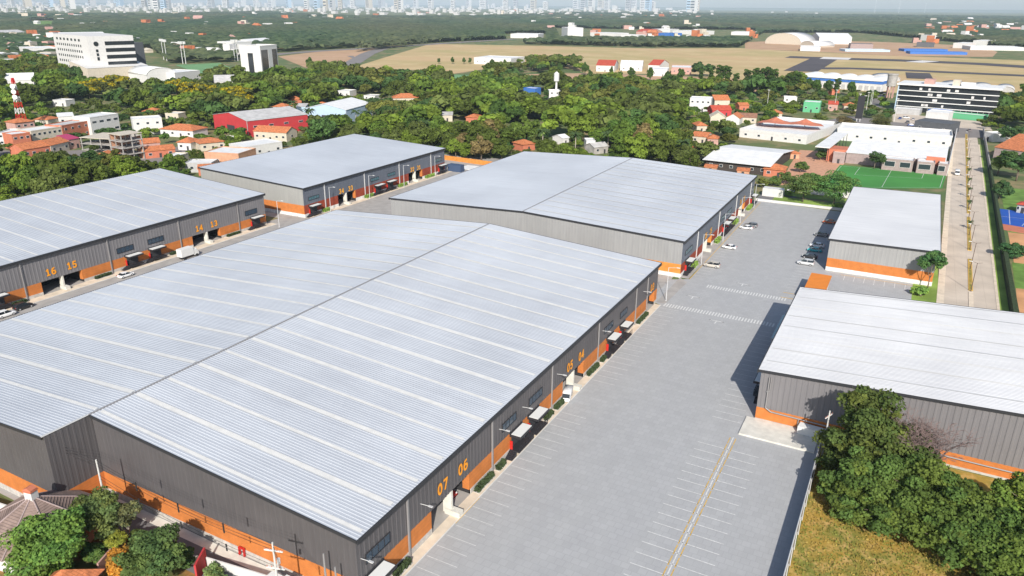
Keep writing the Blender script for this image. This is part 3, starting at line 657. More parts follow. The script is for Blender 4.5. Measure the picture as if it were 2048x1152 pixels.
# ---------------------------------------------------------------- foliage meshes (numpy)
def npmesh(name,V,F4,cols,mat='leaves'):
    me=bpy.data.meshes.new(name); nv=len(V); nf=len(F4)
    me.vertices.add(nv); me.vertices.foreach_set('co',V.astype(np.float32).ravel())
    me.loops.add(nf*4); me.loops.foreach_set('vertex_index',F4.astype(np.int32).ravel())
    me.polygons.add(nf); me.polygons.foreach_set('loop_start',np.arange(0,nf*4,4,dtype=np.int32))
    if cols is not None:
        ca=me.color_attributes.new('Col','FLOAT_COLOR','POINT'); cc=np.ones((nv,4),np.float32); cc[:,:3]=cols; ca.data.foreach_set('color',cc.ravel())
    me.update(); me.validate(); me.materials.append(MATS[mat]); return me
def cards(P,N,size,rs,jit=.7,aspect=1.):
    """quads at P facing roughly N"""
    n=len(P); N=N+rs.normal(size=(n,3))*jit; N/=np.linalg.norm(N,axis=1)[:,None]+1e-9
    A=np.cross(N,rs.normal(size=(n,3))); A/=np.linalg.norm(A,axis=1)[:,None]+1e-9; B=np.cross(N,A)
    s=(size*rs.uniform(.6,1.35,n))[:,None]; A=A*s; B=B*s*aspect
    V=np.stack([P-A*1.0-B*.35,P+A*.25-B*1.0,P+A*1.0+B*.35,P-A*.25+B*1.0],1).reshape(-1,3)
    return V,np.arange(n*4).reshape(-1,4)
def crown(seed,n,size,nl=14,flat=.55,lob=(.26,.42),tint=((1,1,1),),spread=.72,low=-.25,hole=0.,topcol=None):
    rs=np.random.RandomState(seed); L=[]
    while len(L)<nl:
        p=rs.uniform(-1,1,3)
        if np.linalg.norm(p)<1 and p[2]>low: L.append(p*np.array([spread,spread,flat]))
    L=np.array(L); R=rs.uniform(lob[0],lob[1],nl); T=rs.uniform(.78,1.22,nl)
    k=rs.choice(nl,n,p=R**2/np.sum(R**2)); d=rs.normal(size=(n,3)); d[:,2]=np.where(rs.rand(n)<.75,abs(d[:,2]),d[:,2]); d/=np.linalg.norm(d,axis=1)[:,None]
    r=R[k]*(1+.10*rs.normal(size=n))*np.where(rs.rand(n)<.85,1,rs.uniform(.3,1,n)); P=L[k]+d*r[:,None]*np.array([1,1,.8])
    V,F=cards(P,d*.9+np.array([0,0,.25]),size,rs,.55)
    tt=np.array(tint)[rs.randint(len(tint),size=nl)][k]*(T[k]*rs.uniform(.75,1.25,n))[:,None]
    if topcol is not None:
        w_=((d[:,2]>.25)&(rs.rand(n)<.75)&(T[k]>.92))[:,None]; tt=np.where(w_,np.array(topcol)*rs.uniform(.8,1.2,n)[:,None],tt)
    return V,F,np.repeat(tt,4,axis=0)
def trunkmesh(name,h,r,mat,seed,lean=.0,forks=3,top=.35):
    rs=random.Random(seed); m=MB(); a=Vector((0,0,-.1)); b=Vector((rs.uniform(-.3,.3)*lean,rs.uniform(-.3,.3)*lean,h*.55)); m.tube(a,b,r,r*.7,7)
    for k in range(forks):
        an=2*PI*k/forks+rs.random(); e=Vector((math.cos(an)*top*h*.5,math.sin(an)*top*h*.5,h*(.85+.15*rs.random()))); m.tube(b,e,r*.6,r*.2,6)
    return m.mesh(name,mat,True)
GREENS=[(0.106,0.158,0.028),(0.069,0.127,0.025),(0.120,0.193,0.031),(0.162,0.230,0.031),(0.093,0.127,0.023),(0.120,0.153,0.039),(0.069,0.131,0.036),(0.138,0.150,0.033)]
PROTO=[]      # (crown mesh, relative flatness)
for s in range(7): PROTO.append(npmesh('crown',*crown(s,2900,.072,nl=20+2*s,flat=.55+.06*(s%3),lob=(.18,.34),low=-.55,spread=.75)))
YPROTO=npmesh('crown',*crown(31,2900,.075,nl=24,flat=.55,lob=(.18,.34),low=-.5,topcol=(2.9,2.05,.3)))
TALL=npmesh('crown',*crown(41,2400,.085,nl=24,flat=1.5,spread=.5,lob=(.2,.34),low=-.8))
TR=trunkmesh('trunk',1,.045,'trunk bark',1)
def tree(x,y,w_,h,proto,colr,label,group,cat='tree',name='broadleaf_tree',crownz=None,flat=None):
    """w_ crown width, h total height"""
    t=thing(name,label,cat,(x,y,0),random.random()*6.28,group)
    c=link('crown',proto,t); c.color=(*colr,1)
    ch=h*.80 if flat is None else h*flat          # crown height
    zz=.95 if proto is not TALL else 2.9
    c.scale=(w_*.5,w_*.5,ch/(1.35 if proto is not TALL else 3.2)); c.location=(0,0,h-ch*(.55 if proto is not TALL else .52))
    k=link('trunk',TR,t); k.scale=(h*.8,h*.8,h*.8)
    return t
def jc(i,v=.15): 
    c=GREENS[i%len(GREENS)]; f=random.uniform(1-v,1+v); return tuple(k*f for k in c)
# palms
def palmmesh():
    m=MB(); rs=random.Random(5); V=[]; 
    for k in range(18):
        an=2*PI*k/18+rs.uniform(-.1,.1); up=rs.uniform(.1,1.0); L=rs.uniform(2.6,3.3); pts=[]
        for i in range(7):
            u=i/6; r=L*u*(1-.18*u); z=up*L*.55*math.sin(min(1,u*1.1)*1.5)-L*.75*u*u*(.5+.5*(1-up)); pts.append(Vector((math.cos(an)*r,math.sin(an)*r,z)))
        sd=Vector((-math.sin(an),math.cos(an),0))
        for i in range(6):
            w0=.42*math.sin(PI*(i/6*.85+.1)); w1=.42*math.sin(PI*((i+1)/6*.85+.1))
            a,b=pts[i],pts[i+1]
            for s_ in(-1,1): m.quad(a,b,b+sd*s_*w1-Vector((0,0,w1*.5)),a+sd*s_*w0-Vector((0,0,w0*.5)))
    V=np.array(m.v); F=np.array(m.f); rs2=np.random.RandomState(3); cc=np.repeat(rs2.uniform(.8,1.2,(len(V)//4+1)),4)[:len(V)]
    return npmesh('fronds',V,F,np.stack([cc,cc,cc],1))
PALM=palmmesh(); PTR=MB().tube((0,0,0),(0,0,1),.03,.02,7).mesh('trunk','pale bark',True)
def palm(x,y,h,label,s=1.):
    t=thing('palm_tree',label,'palm',(x,y,0),random.random()*6); c=link('fronds',PALM,t,(0,0,h-1.2*s)); c.scale=(s,s,s); c.color=(.07,.115,.04,1)
    k=link('trunk',PTR,t); k.scale=(8,8,h-1.2*s); return t
random.seed(11)
# ---------------------------------------------------------------- big trees close to the camera
def bigtree(x,y,parts,h,label,colr,seed,n=9000,leaf=.30,name='broadleaf_tree',group=None,tmat='trunk bark',tint=((1,1,1),(1.1,1.02,.9),(.85,.95,1.)),rr=1.):
    """parts: crown lobes (dx,dy,z,rx,rz)"""
    rs=np.random.RandomState(seed); t=thing(name,label,'tree',(x,y,0),0,group)
    Vs=[];Fs=[];Cs=[];k=0; tot=sum(p[3]**2 for p in parts)
    for i,(dx,dy,z,rx,rz) in enumerate(parts):
        m_=int(1.5*n*p_ if (p_:=rx**2/tot) else 0); V,F,cc=crown(seed*31+i,m_,leaf*.8/rx,nl=26,flat=.8,lob=(.22,.36),tint=tint,low=-.8)
        V=V*np.array([rx,rx,rz])+np.array([dx,dy,z]); Vs.append(V);Fs.append(F+k);Cs.append(cc);k+=len(V)
    c=link('crown',npmesh('crown',np.concatenate(Vs),np.concatenate(Fs),np.concatenate(Cs)),t); c.color=(*colr,1)
    m=MB(); b=Vector((0,0,h*.3)); m.tube((0,0,-.1),b,.38*rr,.28*rr,9)
    for dx,dy,z,rx,rz in parts:
        e=Vector((dx,dy,z)); mid=b.lerp(e,.55)+Vector((0,0,.4)); m.tube(b,mid,.2*rr,.13*rr,7); m.tube(mid,e,.13*rr,.05*rr,6)
        for q in range(4):
            an=q*1.57+dx; m.tube(e.lerp(mid,.3),e+Vector((math.cos(an)*rx*.6,math.sin(an)*rx*.6,rz*.3)),.07*rr,.02*rr,5)
    part('trunk',m,tmat,t,True); return t
def at(px,py,z): g=G(px,py,z); return g
def lobes_px(x,y,L):
    """lobes given as (picture x, picture y, radius m, height z): turned into offsets from the trunk"""
    out=[]
    for px,py,rx,z in L:
        g=G(px,py,z); out.append((g.x-x,g.y-y,z,rx,rx*.85))
    return out
bigtree(.6,117,[(-1.6,.6,6.4,5.2,5.),(1.8,1,11.2,5.6,5.2),(2.6,-1.5,6.8,5.6,5.4),(-.6,2.,12.4,4.2,4.2),(6.4,.6,9.2,5.,4.6),(-2.4,-1.,3.4,3.6,3.2),(4.8,-3.2,5.4,4.6,4.2),(8.6,-1.5,5.8,4.,3.8)],17,'tallest dark green tree beside the pole at right, reaching over the brown clad wall',(0.106,0.140,0.035),3,23000,.28)
bigtree(-.9,108.5,[(0,0,3.4,3.8,3.4),(2.4,1.5,6.0,4.2,3.8),(1.4,-2.6,2.6,3.2,2.8)],7,'low bright green tree against the yard fence below the tall dark tree',(0.128,0.192,0.045),4,9000,.26)
bigtree(5.4,107.6,[(-2.8,.6,5.6,5.,4.6),(2.4,1.6,7.,5.2,4.8),(-.8,-3.,3.6,4.2,3.6),(3.6,-2.2,4.4,4.4,3.8),(6.8,3.6,6,4.8,4.4)],10,'round mid green tree right of the fence, in front of the leafless tree',(0.119,0.176,0.039),5,19000,.26)
bigtree(12.9,104.8,[(-2.8,.5,5.4,5.,4.4),(2.6,.8,6.4,5.2,4.6),(.2,-3.4,3.8,4.4,3.8),(2.4,4.8,6.,4.6,4.2),(5.6,2.4,5,4.2,3.8)],9,'leafy tree in the middle of the lower right row of trees',(0.114,0.172,0.038),6,18000,.26)
bigtree(19.4,101.2,[(-1.8,.5,5.4,5.1,4.4),(2.8,1.8,6.8,5.2,4.6),(.0,-3.8,3.8,4.6,3.8),(4.4,-2.9,4.2,4.2,3.6),(4.8,3.4,6.4,4.6,4.2)],9,'leafy tree nearest the camera in the lower right row of trees',(0.114,0.176,0.038),7,18000,.26)
bigtree(24.4,106,[(-1.8,0,6.8,5.2,4.6),(2.,1.,9.,5.4,4.8),(0,-2.6,4.6,4.8,4.),(-2.6,3.2,9.4,4.2,3.8)],12,'light green tree cut by the right edge of the frame',(0.185,0.256,0.045),8,14000,.27)
bigtree(27,99.5,[(0,0,4.8,5.,4.4),(2,1.4,6.6,4.8,4.4),(-1.5,-3,3.2,3.8,3.2)],9,'lowest green tree at the right edge of the frame',(0.128,0.192,0.041),9,10500,.26)
# bare tree
def bare(x,y,h,label,seed):
    t=thing('bare_tree',label,'tree',(x,y,0)); rs=random.Random(seed); m=MB(); tw=MB()
    def br(p,d,L,r,dep):
        e=p+d*L; (m if dep<3 else tw).tube(p,e,r,r*.7,6 if dep<2 else 4,False)
        if dep>=7: return
        for k in range(3 if dep<6 else 2):
            dd=(d+Vector((rs.gauss(0,.6),rs.gauss(0,.6),rs.gauss(.06,.38)))).normalized(); br(e if k else p.lerp(e,.75),dd,L*rs.uniform(.66,.86),max(.018,r*.58),dep+1)
    br(Vector((0,0,-.1)),Vector((.12,0,1)).normalized(),2.6,.34,0)
    part('trunk',m,'bare twigs',t,True); part('twigs',tw,'bare twigs',t); return t
bare(9.3,117.6,11,'leafless purple brown tree in front of the brown clad warehouse wall',4).scale=(1.7,1.35,1.5)
bare(4.6,112.5,8,'smaller half dead tree between the tall dark tree and the leafless tree',9).scale=(.8,.8,.85)
# garden at lower left
def fg(px,py,z,r): g=G(px,py,z); return g
g=G(95,1085,5.); bigtree(g.x,g.y,[(-1.92,0,4.83,4.488,3.75),(2.4,0.72,4.62,4.224,3.5),(0.24,-2.4,3.36,3.96,3.25),(0.72,1.92,6.3,3.168,2.75)],7.5,'bright green round tree in the garden below the brown roofed house',(0.158,0.277,0.060),12,9000,.24)
g=G(200,1020,5.); bigtree(g.x,g.y,[(0,0,5.67,3.168,2.75),(-2.16,-0.72,4.62,2.64,2.375),(1.92,-0.96,4.41,2.772,2.5)],7.,'olive green tree by the slim pole, right of the brown roofed house',(0.143,0.188,0.060),13,5500,.22)
g=G(250,1035,4.2); bigtree(g.x,g.y,[(0,0,4.62,1.98,1.875),(0.96,0.96,5.46,1.32,1.25)],5.5,'thin pale trunked tree between the pole and the dark garden tree',(0.150,0.165,0.075),14,900,.2,tmat='pale bark',rr=.5)
g=G(318,1095,4.5); bigtree(g.x,g.y,[(-0.72,0,4.62,3.696,2.875),(2.16,-0.72,3.99,3.036,2.5),(-1.44,-2.64,3.15,2.904,2.5)],6.5,'dark green garden tree right by the grey service lane',(.105,.165,.052),15,7500,.22)
g=G(243,1118,2.6); bigtree(g.x,g.y,[(0,0,2.31,2.376,1.875),(1.68,-1.2,1.995,1.98,1.625)],3.6,'orange leaved shrub in front of the dark garden tree',(0.540,0.270,0.045),16,2600,.2,name='shrub')
g=G(232,1080,2.4); bigtree(g.x,g.y,[(0,0,2.205,1.716,1.375)],3,'yellow green shrub beside the pink garden wall',(.24,.27,.045),17,1300,.2,name='shrub')
g=G(15,1105,2.); bigtree(g.x,g.y,[(0,0,1.995,1.848,1.5)],3,'yellow orange shrub at the lower left frame edge',(0.540,0.345,0.060),18,1200,.2,name='shrub')
g=G(130,995,2.2); bigtree(g.x,g.y,[(0,0,2.1,1.848,1.5),(1.8,-0.72,1.785,1.716,1.375),(3.6,-1.32,2.1,1.848,1.625)],3,'low shrubs under the step of the orange front wall',(0.128,0.195,0.060),19,2600,.2,name='shrub')
g=G(425,1140,1.2); bigtree(g.x,g.y,[(0,0,1.05,1.584,1),(1.92,-0.72,0.945,1.584,1)],2,'pale green bush beside the red garden wall',(0.210,0.300,0.105),20,1500,.18,name='shrub')
# trees around the far end of the yard
bigtree(-34.8,309,[(0,0,8,6.,4.4),(-4,0,6.6,4.6,3.4),(4.2,.6,7.,4.4,3.4),(0,-3,6,4,3)],12,'mid green tree left of the lighter one before the white wall at the yard end',(0.143,0.210,0.060),21,5500,.3,rr=.7)
bigtree(-23.4,309,[(0,0,9,7.2,5.2),(-5.,0,7.2,5.6,4.),(4.4,1,8,5,4.),(0,-3.6,6,4.6,3.4)],13,'bright green spreading tree between the football pitch and the small warehouse',(0.128,0.247,0.068),22,7500,.3,rr=.7)
bigtree(10.1,222.5,[(0,0,9.2,3.,2.4),(-2.,-.3,7.6,2.2,1.6),(1.8,.4,7.8,2.2,1.8)],11.5,'slender tree with high crown at the corner of the small warehouse, orange wall behind',(0.090,0.188,0.060),23,4500,.28,rr=.5)
g=G(1842,585,1.); bigtree(g.x,g.y,[(0,0,1.6,2.,1.5),(-1.6,.4,1.2,1.4,1.)],3,'light green bush at the foot of the slender corner tree',(0.255,0.405,0.090),24,2600,.25,name='shrub')
bigtree(-44,317,[(0,0,1.4,2.,1.3),(2.6,0,1.3,1.9,1.2)],3,'light green bush on the lawn at the far end of the yard',(0.285,0.435,0.105),25,2200,.3,name='shrub')
bigtree(-21.5,305.4,[(0,0,1.1,1.6,1.),(2.8,0,1.1,1.4,.9)],2,'light green bush at the near corner of the small warehouse lawn',(0.255,0.405,0.090),26,1500,.3,name='shrub')
g=G(1440,600)
g=G(2015,517); bigtree(g.x,g.y,[(0,0,3.,3.0,2.4),(2.6,0,2.6,2.6,2.)],5,'dark green tree leaning over the hedge beside the street',(0.075,0.165,0.060),27,4200,.28,rr=.6)
g=G(1998,398); bigtree(g.x,g.y,[(0,0,4.6,3.6,3.4),(2.,0,3.6,3.,2.6)],8,'dark conical tree behind the hedge above the blue court',(0.075,0.143,0.053),28,4500,.32,rr=.6)
g=G(1995,350); bigtree(g.x,g.y,[(0,0,6.4,5.,3.8),(3.4,1,6,4,3.2)],10,'yellow green round tree by the hedge below the orange roof',(0.180,0.255,0.060),29,5200,.36,rr=.8)
g=G(2032,362); bigtree(g.x,g.y,[(0,0,8.,5.4,4.4),(-3.8,3,10,4.6,3.8),(4,4,9,5,4)],14,'large dark tree at the right edge with a forked trunk above the playground',(0.090,0.165,0.053),30,7000,.4,rr=1)
g=G(2010,290); bigtree(g.x,g.y,[(0,0,7.,5.4,4.),(5,1,7.6,5,4)],12,'dark tree in front of the orange roof at the right edge',(0.090,0.158,0.053),32,5000,.45,rr=.8)
g=G(2020,215); bigtree(g.x,g.y,[(0,0,7.,8.,5.),(9,6,8,8,5)],13,'broad dark tree at the right edge beside the glass office block',(0.090,0.150,0.053),33,4500,.7,rr=1)
# young palms on the median
for k,(y,h) in enumerate(((298,3.2),(330,3.6),(352,4.2),(372,4.4),(395,4.6),(425,4.4))): palm(sx(y,20.25),y,h,'young palm on the street median, %s in its row from the camera'%od[k],.5)['group']='young palms on the median'

for k,(x,y_,r_,c_,l_) in enumerate(((150,1045,1.7,(.16,.21,.06),'olive bush below the orange pavilion roof at lower left'),(185,1100,1.8,(.12,.2,.05),'green bush between the bright green and the dark garden trees'),(275,1075,1.9,(.12,.17,.05),'olive bush behind the dark green garden tree'),(40,1050,1.5,(.14,.2,.05),'small bush at the eave of the brown roofed house'),(120,1135,1.9,(.13,.22,.05),'green bush at the bottom frame edge beside the orange ridge roof'),(365,1110,1.6,(.09,.16,.05),'dark bush touching the cream wall stub'))):
    g=G(x,y_,1.5); bigtree(g.x,g.y,[(0,0,1.4,r_,r_*.8),(r_*.8,-.4,1.2,r_*.7,r_*.6)],2.2,l_,c_,50+k,2200,.2,name='shrub')

for k,(px,py,r_,h_,c_,l_) in enumerate(((1618,372,3.6,6,(.12,.2,.05),'green tree between the brick yard and the football pitch'),(1590,385,3.2,5,(.15,.22,.05),'low green tree on the brick yard near the white wall'),(1600,345,3,5,(.11,.17,.045),'dark small tree in the middle of the brick yard'),(1568,368,3.2,5,(.14,.19,.05),'olive tree right of the orange pavilion'),(1545,372,2.8,4,(.13,.19,.05),'small tree at the foot of the orange pavilion'),(1640,320,2.8,5,(.10,.16,.045),'dark tree under the white walkway roof'),(1524,375,2.6,4,(.17,.2,.05),'yellowish bush between pavilion and centre warehouse'),(1748,338,4.2,9,(.08,.14,.045),'dark tree standing before the brick pavilions left of the goal'),(1755,262,6.,10,(.14,.15,.05),'spreading olive tree on the avenue left of the slate service station'),(1684,262,5.5,9,(.17,.14,.06),'brownish spreading tree on the avenue left of the black pylon'),(1634,252,4.6,8,(.15,.2,.05),'round tree at the car park below the green shop'))):
    g=G(px,py); bigtree(g.x,g.y,[(0,0,h_*.62,r_,r_*.75),(r_*.6,.6,h_*.55,r_*.75,r_*.6)],h_,l_,c_,80+k,2600,.34,rr=.6)

# dry grass tufts on the field at lower right
rs=np.random.RandomState(77); n=15000
P=np.stack([rs.uniform(-4.8,32,n),rs.uniform(78,121,n),rs.uniform(.02,.16,n)],1); Nn=np.stack([rs.normal(size=n),rs.normal(size=n)-.6,rs.uniform(.1,.9,n)],1)
V,F=cards(P,Nn,.13,rs,.3,1.3); cl=np.sin(P[:,0]*.7+2*np.sin(P[:,1]*.35))*np.cos(P[:,1]*.55+P[:,0]*.2)
cc=np.where((cl+rs.normal(size=n)*.5>.1)[:,None],np.array([.38,.28,.075]),np.array([.22,.23,.05]))*rs.uniform(.7,1.25,n)[:,None]
tag(link('dry_grass',npmesh('dry_grass',V,F,np.repeat(cc,4,axis=0))),'dry golden and green grass tufts on the field at lower right','grass',None,'stuff')
# ---------------------------------------------------------------- smaller buildings: local frame x along the front edge, y away from the camera
def window(t,x,z,w_,h,d=0,side=None,mat='pane',frame='roof white'):
    m=MB(); g=MB()
    if side is None: m.box(x,x+w_,d-.06,d-.01,z,z+h); g.box(x+.1,x+w_-.1,d-.1,d-.061,z+.1,z+h-.1)
    else: m.box(side+.01,side+.06,x,x+w_,z,z+h); g.box(side+.061,side+.1,x+.1,x+w_-.1,z+.1,z+h-.1)
    f=part('window',m,frame,t); part('pane',g,mat,f)
def building(label,pL,pR,depth,h,wall='wall white',roof='roof white',kind='flat',rise=None,win=(0,1),swin=0,cat='house',name='house',ww=1.6,wh=1.3,keep=True,group=None,ovh=.35,par=.5,door=True):
    a=G(*pL); b=G(*pR); d=b-a; W=d.length; rz=math.atan2(d.y,d.x)
    t=thing(name,label,cat,tuple(a),rz,group); u=d/W; v=Vector((-u.y,u.x,0))
    FOOT.append([tuple((a-u*1.5-v*2)[:2]),tuple((b+u*1.5-v*2)[:2]),tuple((b+u*1.5+v*(depth+1.5))[:2]),tuple((a-u*1.5+v*(depth+1.5))[:2])])
    rise=rise if rise is not None else min(W,depth)*.2
    if keep:
        hh=h+(rise if kind!='flat' else 0); c=[PX(q) for q in(a,b,a+Vector((0,0,hh)),b+Vector((0,0,hh)),a+v*depth+Vector((0,0,h)),b+v*depth+Vector((0,0,h)))]
        KEEP.append((min(p[0] for p in c),min(p[1] for p in c),max(p[0] for p in c),max(p[1] for p in c),dist(a+d*.5)))
    fr=None
    if kind=='flat':
        part('wall',MB().box(0,W,0,depth,0,h),wall,t); m=MB().box(.25,W-.25,.25,depth-.25,h+.01,h+.1); r=part('roof',m,roof,t)
        q=MB(); q.box(-.08,W+.08,-.08,.2,h+.0,h+par); q.box(-.08,W+.08,depth-.2,depth+.08,h,h+par); q.box(-.08,.2,.2,depth-.2,h,h+par); q.box(W-.2,W+.08,.2,depth-.2,h,h+par); part('parapet',q,wall,r)
    elif kind=='gable':     # ridge parallel to the front
        part('wall',MB().yprism([(0,0),(depth,0),(depth,h),(depth/2,h+rise),(0,h)],0,W),wall,t); m=MB(); o=ovh; zz=rise*o/(depth/2)
        m.yprism([(-o,h-zz+.05),(depth/2,h+rise+.05),(depth+o,h-zz+.05),(depth+o,h-zz+.2),(depth/2,h+rise+.22),(-o,h-zz+.2)],-o,W+o); part('roof',m,roof,t)
    elif kind=='gablef':
        part('wall',MB().xprism([(0,0),(W,0),(W,h),(W/2,h+rise),(0,h)],0,depth),wall,t); m=MB(); o=ovh; zz=rise*o/(W/2)
        m.xprism([(-o,h-zz+.05),(W/2,h+rise+.05),(W+o,h-zz+.05),(W+o,h-zz+.2),(W/2,h+rise+.22),(-o,h-zz+.2)],-o,depth+o); part('roof',m,roof,t)
    elif kind=='hip':
        part('wall',MB().box(0,W,0,depth,0,h),wall,t); o=ovh+.2; k=min(W,depth)/2+o
        if W>=depth: r1=(k-o,depth/2); r2=(W-k+o,depth/2)
        else: r1=(W/2,k-o); r2=(W/2,depth-k+o)
        m=MB(); m.add([(-o,-o,h),(W+o,-o,h),(W+o,depth+o,h),(-o,depth+o,h),(r1[0],r1[1],h+rise),(r2[0],r2[1],h+rise),(-o,-o,h+.15),(W+o,-o,h+.15),(W+o,depth+o,h+.15),(-o,depth+o,h+.15)],
          ([(6,7,5,4),(8,9,4,5),(7,8,5),(9,6,4)] if W>=depth else [(6,7,4),(8,9,5),(7,8,5,4),(9,6,4,5)])+[(0,1,7,6),(1,2,8,7),(2,3,9,8),(3,0,6,9),(3,2,1,0)]); part('roof',m,roof,t)
    elif kind=='mono':
        part('wall',MB().yprism([(0,0),(depth,0),(depth,h+rise),(0,h)],0,W),wall,t); o=ovh; zz=rise*o/depth
        part('roof',MB().yprism([(-o,h-zz+.03),(depth+o,h+rise+zz+.03),(depth+o,h+rise+zz+.2),(-o,h-zz+.2)],-o,W+o),roof,t)
    elif kind=='arch':      # barrel roof, arch seen from the front
        n=12; pts=[(W/2-math.cos(PI*i/n)*W/2,h+math.sin(PI*i/n)*rise) for i in range(n+1)]
        part('wall',MB().xprism([(0,0),(W,0)]+pts[::-1][0:],0,depth),wall,t)
        o2=[(W/2-math.cos(PI*i/n)*(W/2+.4),h+math.sin(PI*i/n)*(rise+.4)) for i in range(n+1)]
        part('roof',MB().xprism([(p[0],p[1]) for p in pts][::-1]+o2,-.4,depth+.4),roof,t,True)
    nw,fl=win
    for f in range(fl):
        for k in range(nw):
            x=W*(k+.5)/nw-ww/2; z=(h/fl)*f+(h/fl)*.38
            if f==0 and door and k==nw//2:
                part('door',MB().box(x+.2,x+1.3,-.08,-.01,.02,2.2),'shutter',t)
            else: window(t,x,z,min(ww,W/nw*.7),min(wh,h/fl*.5))
        for k in range(swin):
            y=depth*(k+.5)/swin-ww/2; window(t,y,(h/fl)*f+(h/fl)*.38,min(ww,depth/swin*.7),min(wh,h/fl*.5),side=W)
    return t
B=building
# ---- left residential blocks
B('long white terrace with terracotta edge at the far left',(0,292),(58,291),14,6.5,'wall white','roof white',win=(5,2),swin=2)
B('orange roofed house with a small tower above the white terraces',(36,275),(74,270),10,8,'wall pink','tile orange','hip',win=(3,2),swin=2)
B('white block with two terracotta bands at far left',(30,300),(66,295),10,7.5,'wall terracotta','roof white',win=(3,2),swin=1)
B('long low white apartment row with small windows',(68,292),(128,282),12,7.5,'wall cream','roof white',win=(6,2),swin=2)
B('grey roofed row with terracotta parapet',(129,282),(182,271),11,8,'wall terracotta','roof grey',win=(4,2),swin=2)
B('large white three storey block with dark strip windows',(186,272),(242,262),13,10,'wall white','roof white',win=(4,2),swin=2,ww=3)
B('white block beside the three storey one, near the leafy tree',(270,272),(328,268),12,9,'wall white','roof white',win=(3,2),swin=2)
B('small white cottage behind the grey roofed row',(119,250),(150,248),10,5,'wall white','roof white','mono',rise=1,win=(2,1))
B('long orange tiled house below the white terraces',(50,318),(103,309),11,4.5,'wall terracotta','tile orange','gable',win=(4,1),rise=2.2)
B('orange tiled house with pale wall left of the unfinished building',(104,309),(140,300),10,4.5,'wall cream','tile orange','gable',win=(3,1),rise=2.2)
B('small magenta roofed house beside the orange tiled row',(141,299),(162,295),8,5,'wall pink','magenta roof','mono',rise=1.4,win=(2,1))
def concreteframe(label,pL,pR,depth,floors,bays,fh=3.2):
    a=G(*pL); b=G(*pR); d=b-a; W=d.length; t=thing('unfinished_building',label,'building',tuple(a),math.atan2(d.y,d.x)); h=floors*fh
    u=d/W; v=Vector((-u.y,u.x,0)); FOOT.append([tuple((a-v*2)[:2]),tuple((b-v*2)[:2]),tuple((b+v*depth)[:2]),tuple((a+v*depth)[:2])])
    c=[PX(q) for q in(a,b,a+v*depth+Vector((0,0,h)),b+v*depth+Vector((0,0,h)))]; KEEP.append((min(p[0] for p in c),min(p[1] for p in c),max(p[0] for p in c),max(p[1] for p in c),dist(a)))
    for f in range(floors+1): part('floor_slab',MB().box(-.3,W+.3,-.3,depth+.3,f*fh-.02,f*fh+.25),'wall cream' if f==floors else 'raw concrete',t)
    for k in range(bays+1):
        for y in(0,depth*.5,depth-.4):
            x=(W-.4)*k/bays; m=MB()
            m.box(x,x+.4,y,y+.4,0,h-.02); part('column',m,'raw concrete',t)
    part('infill_wall',MB().box(.2,W-.2,depth-.3,depth-.05,.25,h-.02).box(W-.2,W-.05,.45,depth*.5,.25,fh*1.5),'wall brick pale',t); return t
concreteframe('unfinished open concrete frame building with brick infill, long part',(165,300),(243,305),16,2,4)
concreteframe('taller unfinished concrete block with dark window holes, right end of the frame building',(250,325),(291,318),10,4,2)
B('orange hipped house right of the white blocks',(322,272),(387,276),13,4,'wall white','tile orange','hip',win=(4,1),rise=2.6)
B('orange house with open porch below the hipped orange house',(286,303),(322,300),9,4,'wall pink','tile orange','gable',win=(2,1),rise=1.8)
B('long low orange roof beside the satellite dish',(292,318),(352,312),9,3.6,'wall terracotta','tile orange','gable',win=(3,1),rise=1.6)
B('orange tiled house left of the brick walled block',(402,303),(452,298),11,4,'wall cream','tile orange','hip',win=(3,1),rise=2)
B('brick walled block with flat white roof',(412,333),(480,337),15,6.5,'wall brick pale','roof white',win=(4,1),swin=2)
B('low pale flat roofed house touching the left warehouse roof line',(372,345),(425,345),9,4,'wall grey','roof white',win=(2,1))
B('small orange roof at the edge of the slate blue warehouse',(398,352),(432,350),5,3,'wall terracotta','tile orange','mono',rise=1.,win=(0,1))
B('white flat roofed house in front of the red warehouse',(492,318),(566,306),14,5.5,'wall white','roof white',win=(4,1),swin=3)
B('long orange tiled villa right of the red warehouse',(509,280),(574,284),11,5,'wall cream','tile orange','gable',win=(5,1),swin=1,rise=2.4)
B('tiny orange roof below the villa',(478,322),(497,321),5,3,'wall terracotta','tile orange','mono',rise=.8,win=(0,1))
# red warehouse (own shape: gable faces the left)
def hall(label,pA,pB,depth,h,rise,wall,roof,name='warehouse',side=None,cat='warehouse',door=True,win=0):
    t=B(label,pA,pB,depth,h,wall,roof,'gablef',rise=rise,win=(0,1),cat=cat,name=name)
    W=(G(*pB)-G(*pA)).length
    if door: part('roller_door',MB().box(W*.4,W*.62,-.12,-.01,.02,h*.55),'shutter',t)
    for k in range(win): window(t,depth*(k+.5)/win-1.5,h*.55,3,1.2,side=W)
    part('downpipe',MB().box(W-.3,W-.05,-.3,-.06,0,h),'wall grey',t); return t
hall('bright red warehouse with pale grey gable roof among the trees',(430,260),(498,275),40,9.2,3.,'wall red','roof grey',win=4)
hall('white warehouse with light blue right wall, palms beside it',(612,243),(694,247),38,8.5,3.2,'wall sky blue','roof white')
B('small blue shed between the red and the white warehouse',(594,228),(612,228),9,5,'wall sky blue','roof grey','mono',rise=1,win=(1,1))
B('orange hipped roof between the red warehouse and the palms',(584,212),(604,211),12,4.5,'wall terracotta','tile orange','hip',rise=2.4,win=(1,1))
B('orange tiled house alone among the dark trees',(787,207),(838,206),13,4,'wall cream','tile orange','hip',rise=3,win=(3,1))
B('white flat house among the trees left of the lone orange roof',(676,192),(700,193),12,4,'wall white','roof white',win=(2,1))
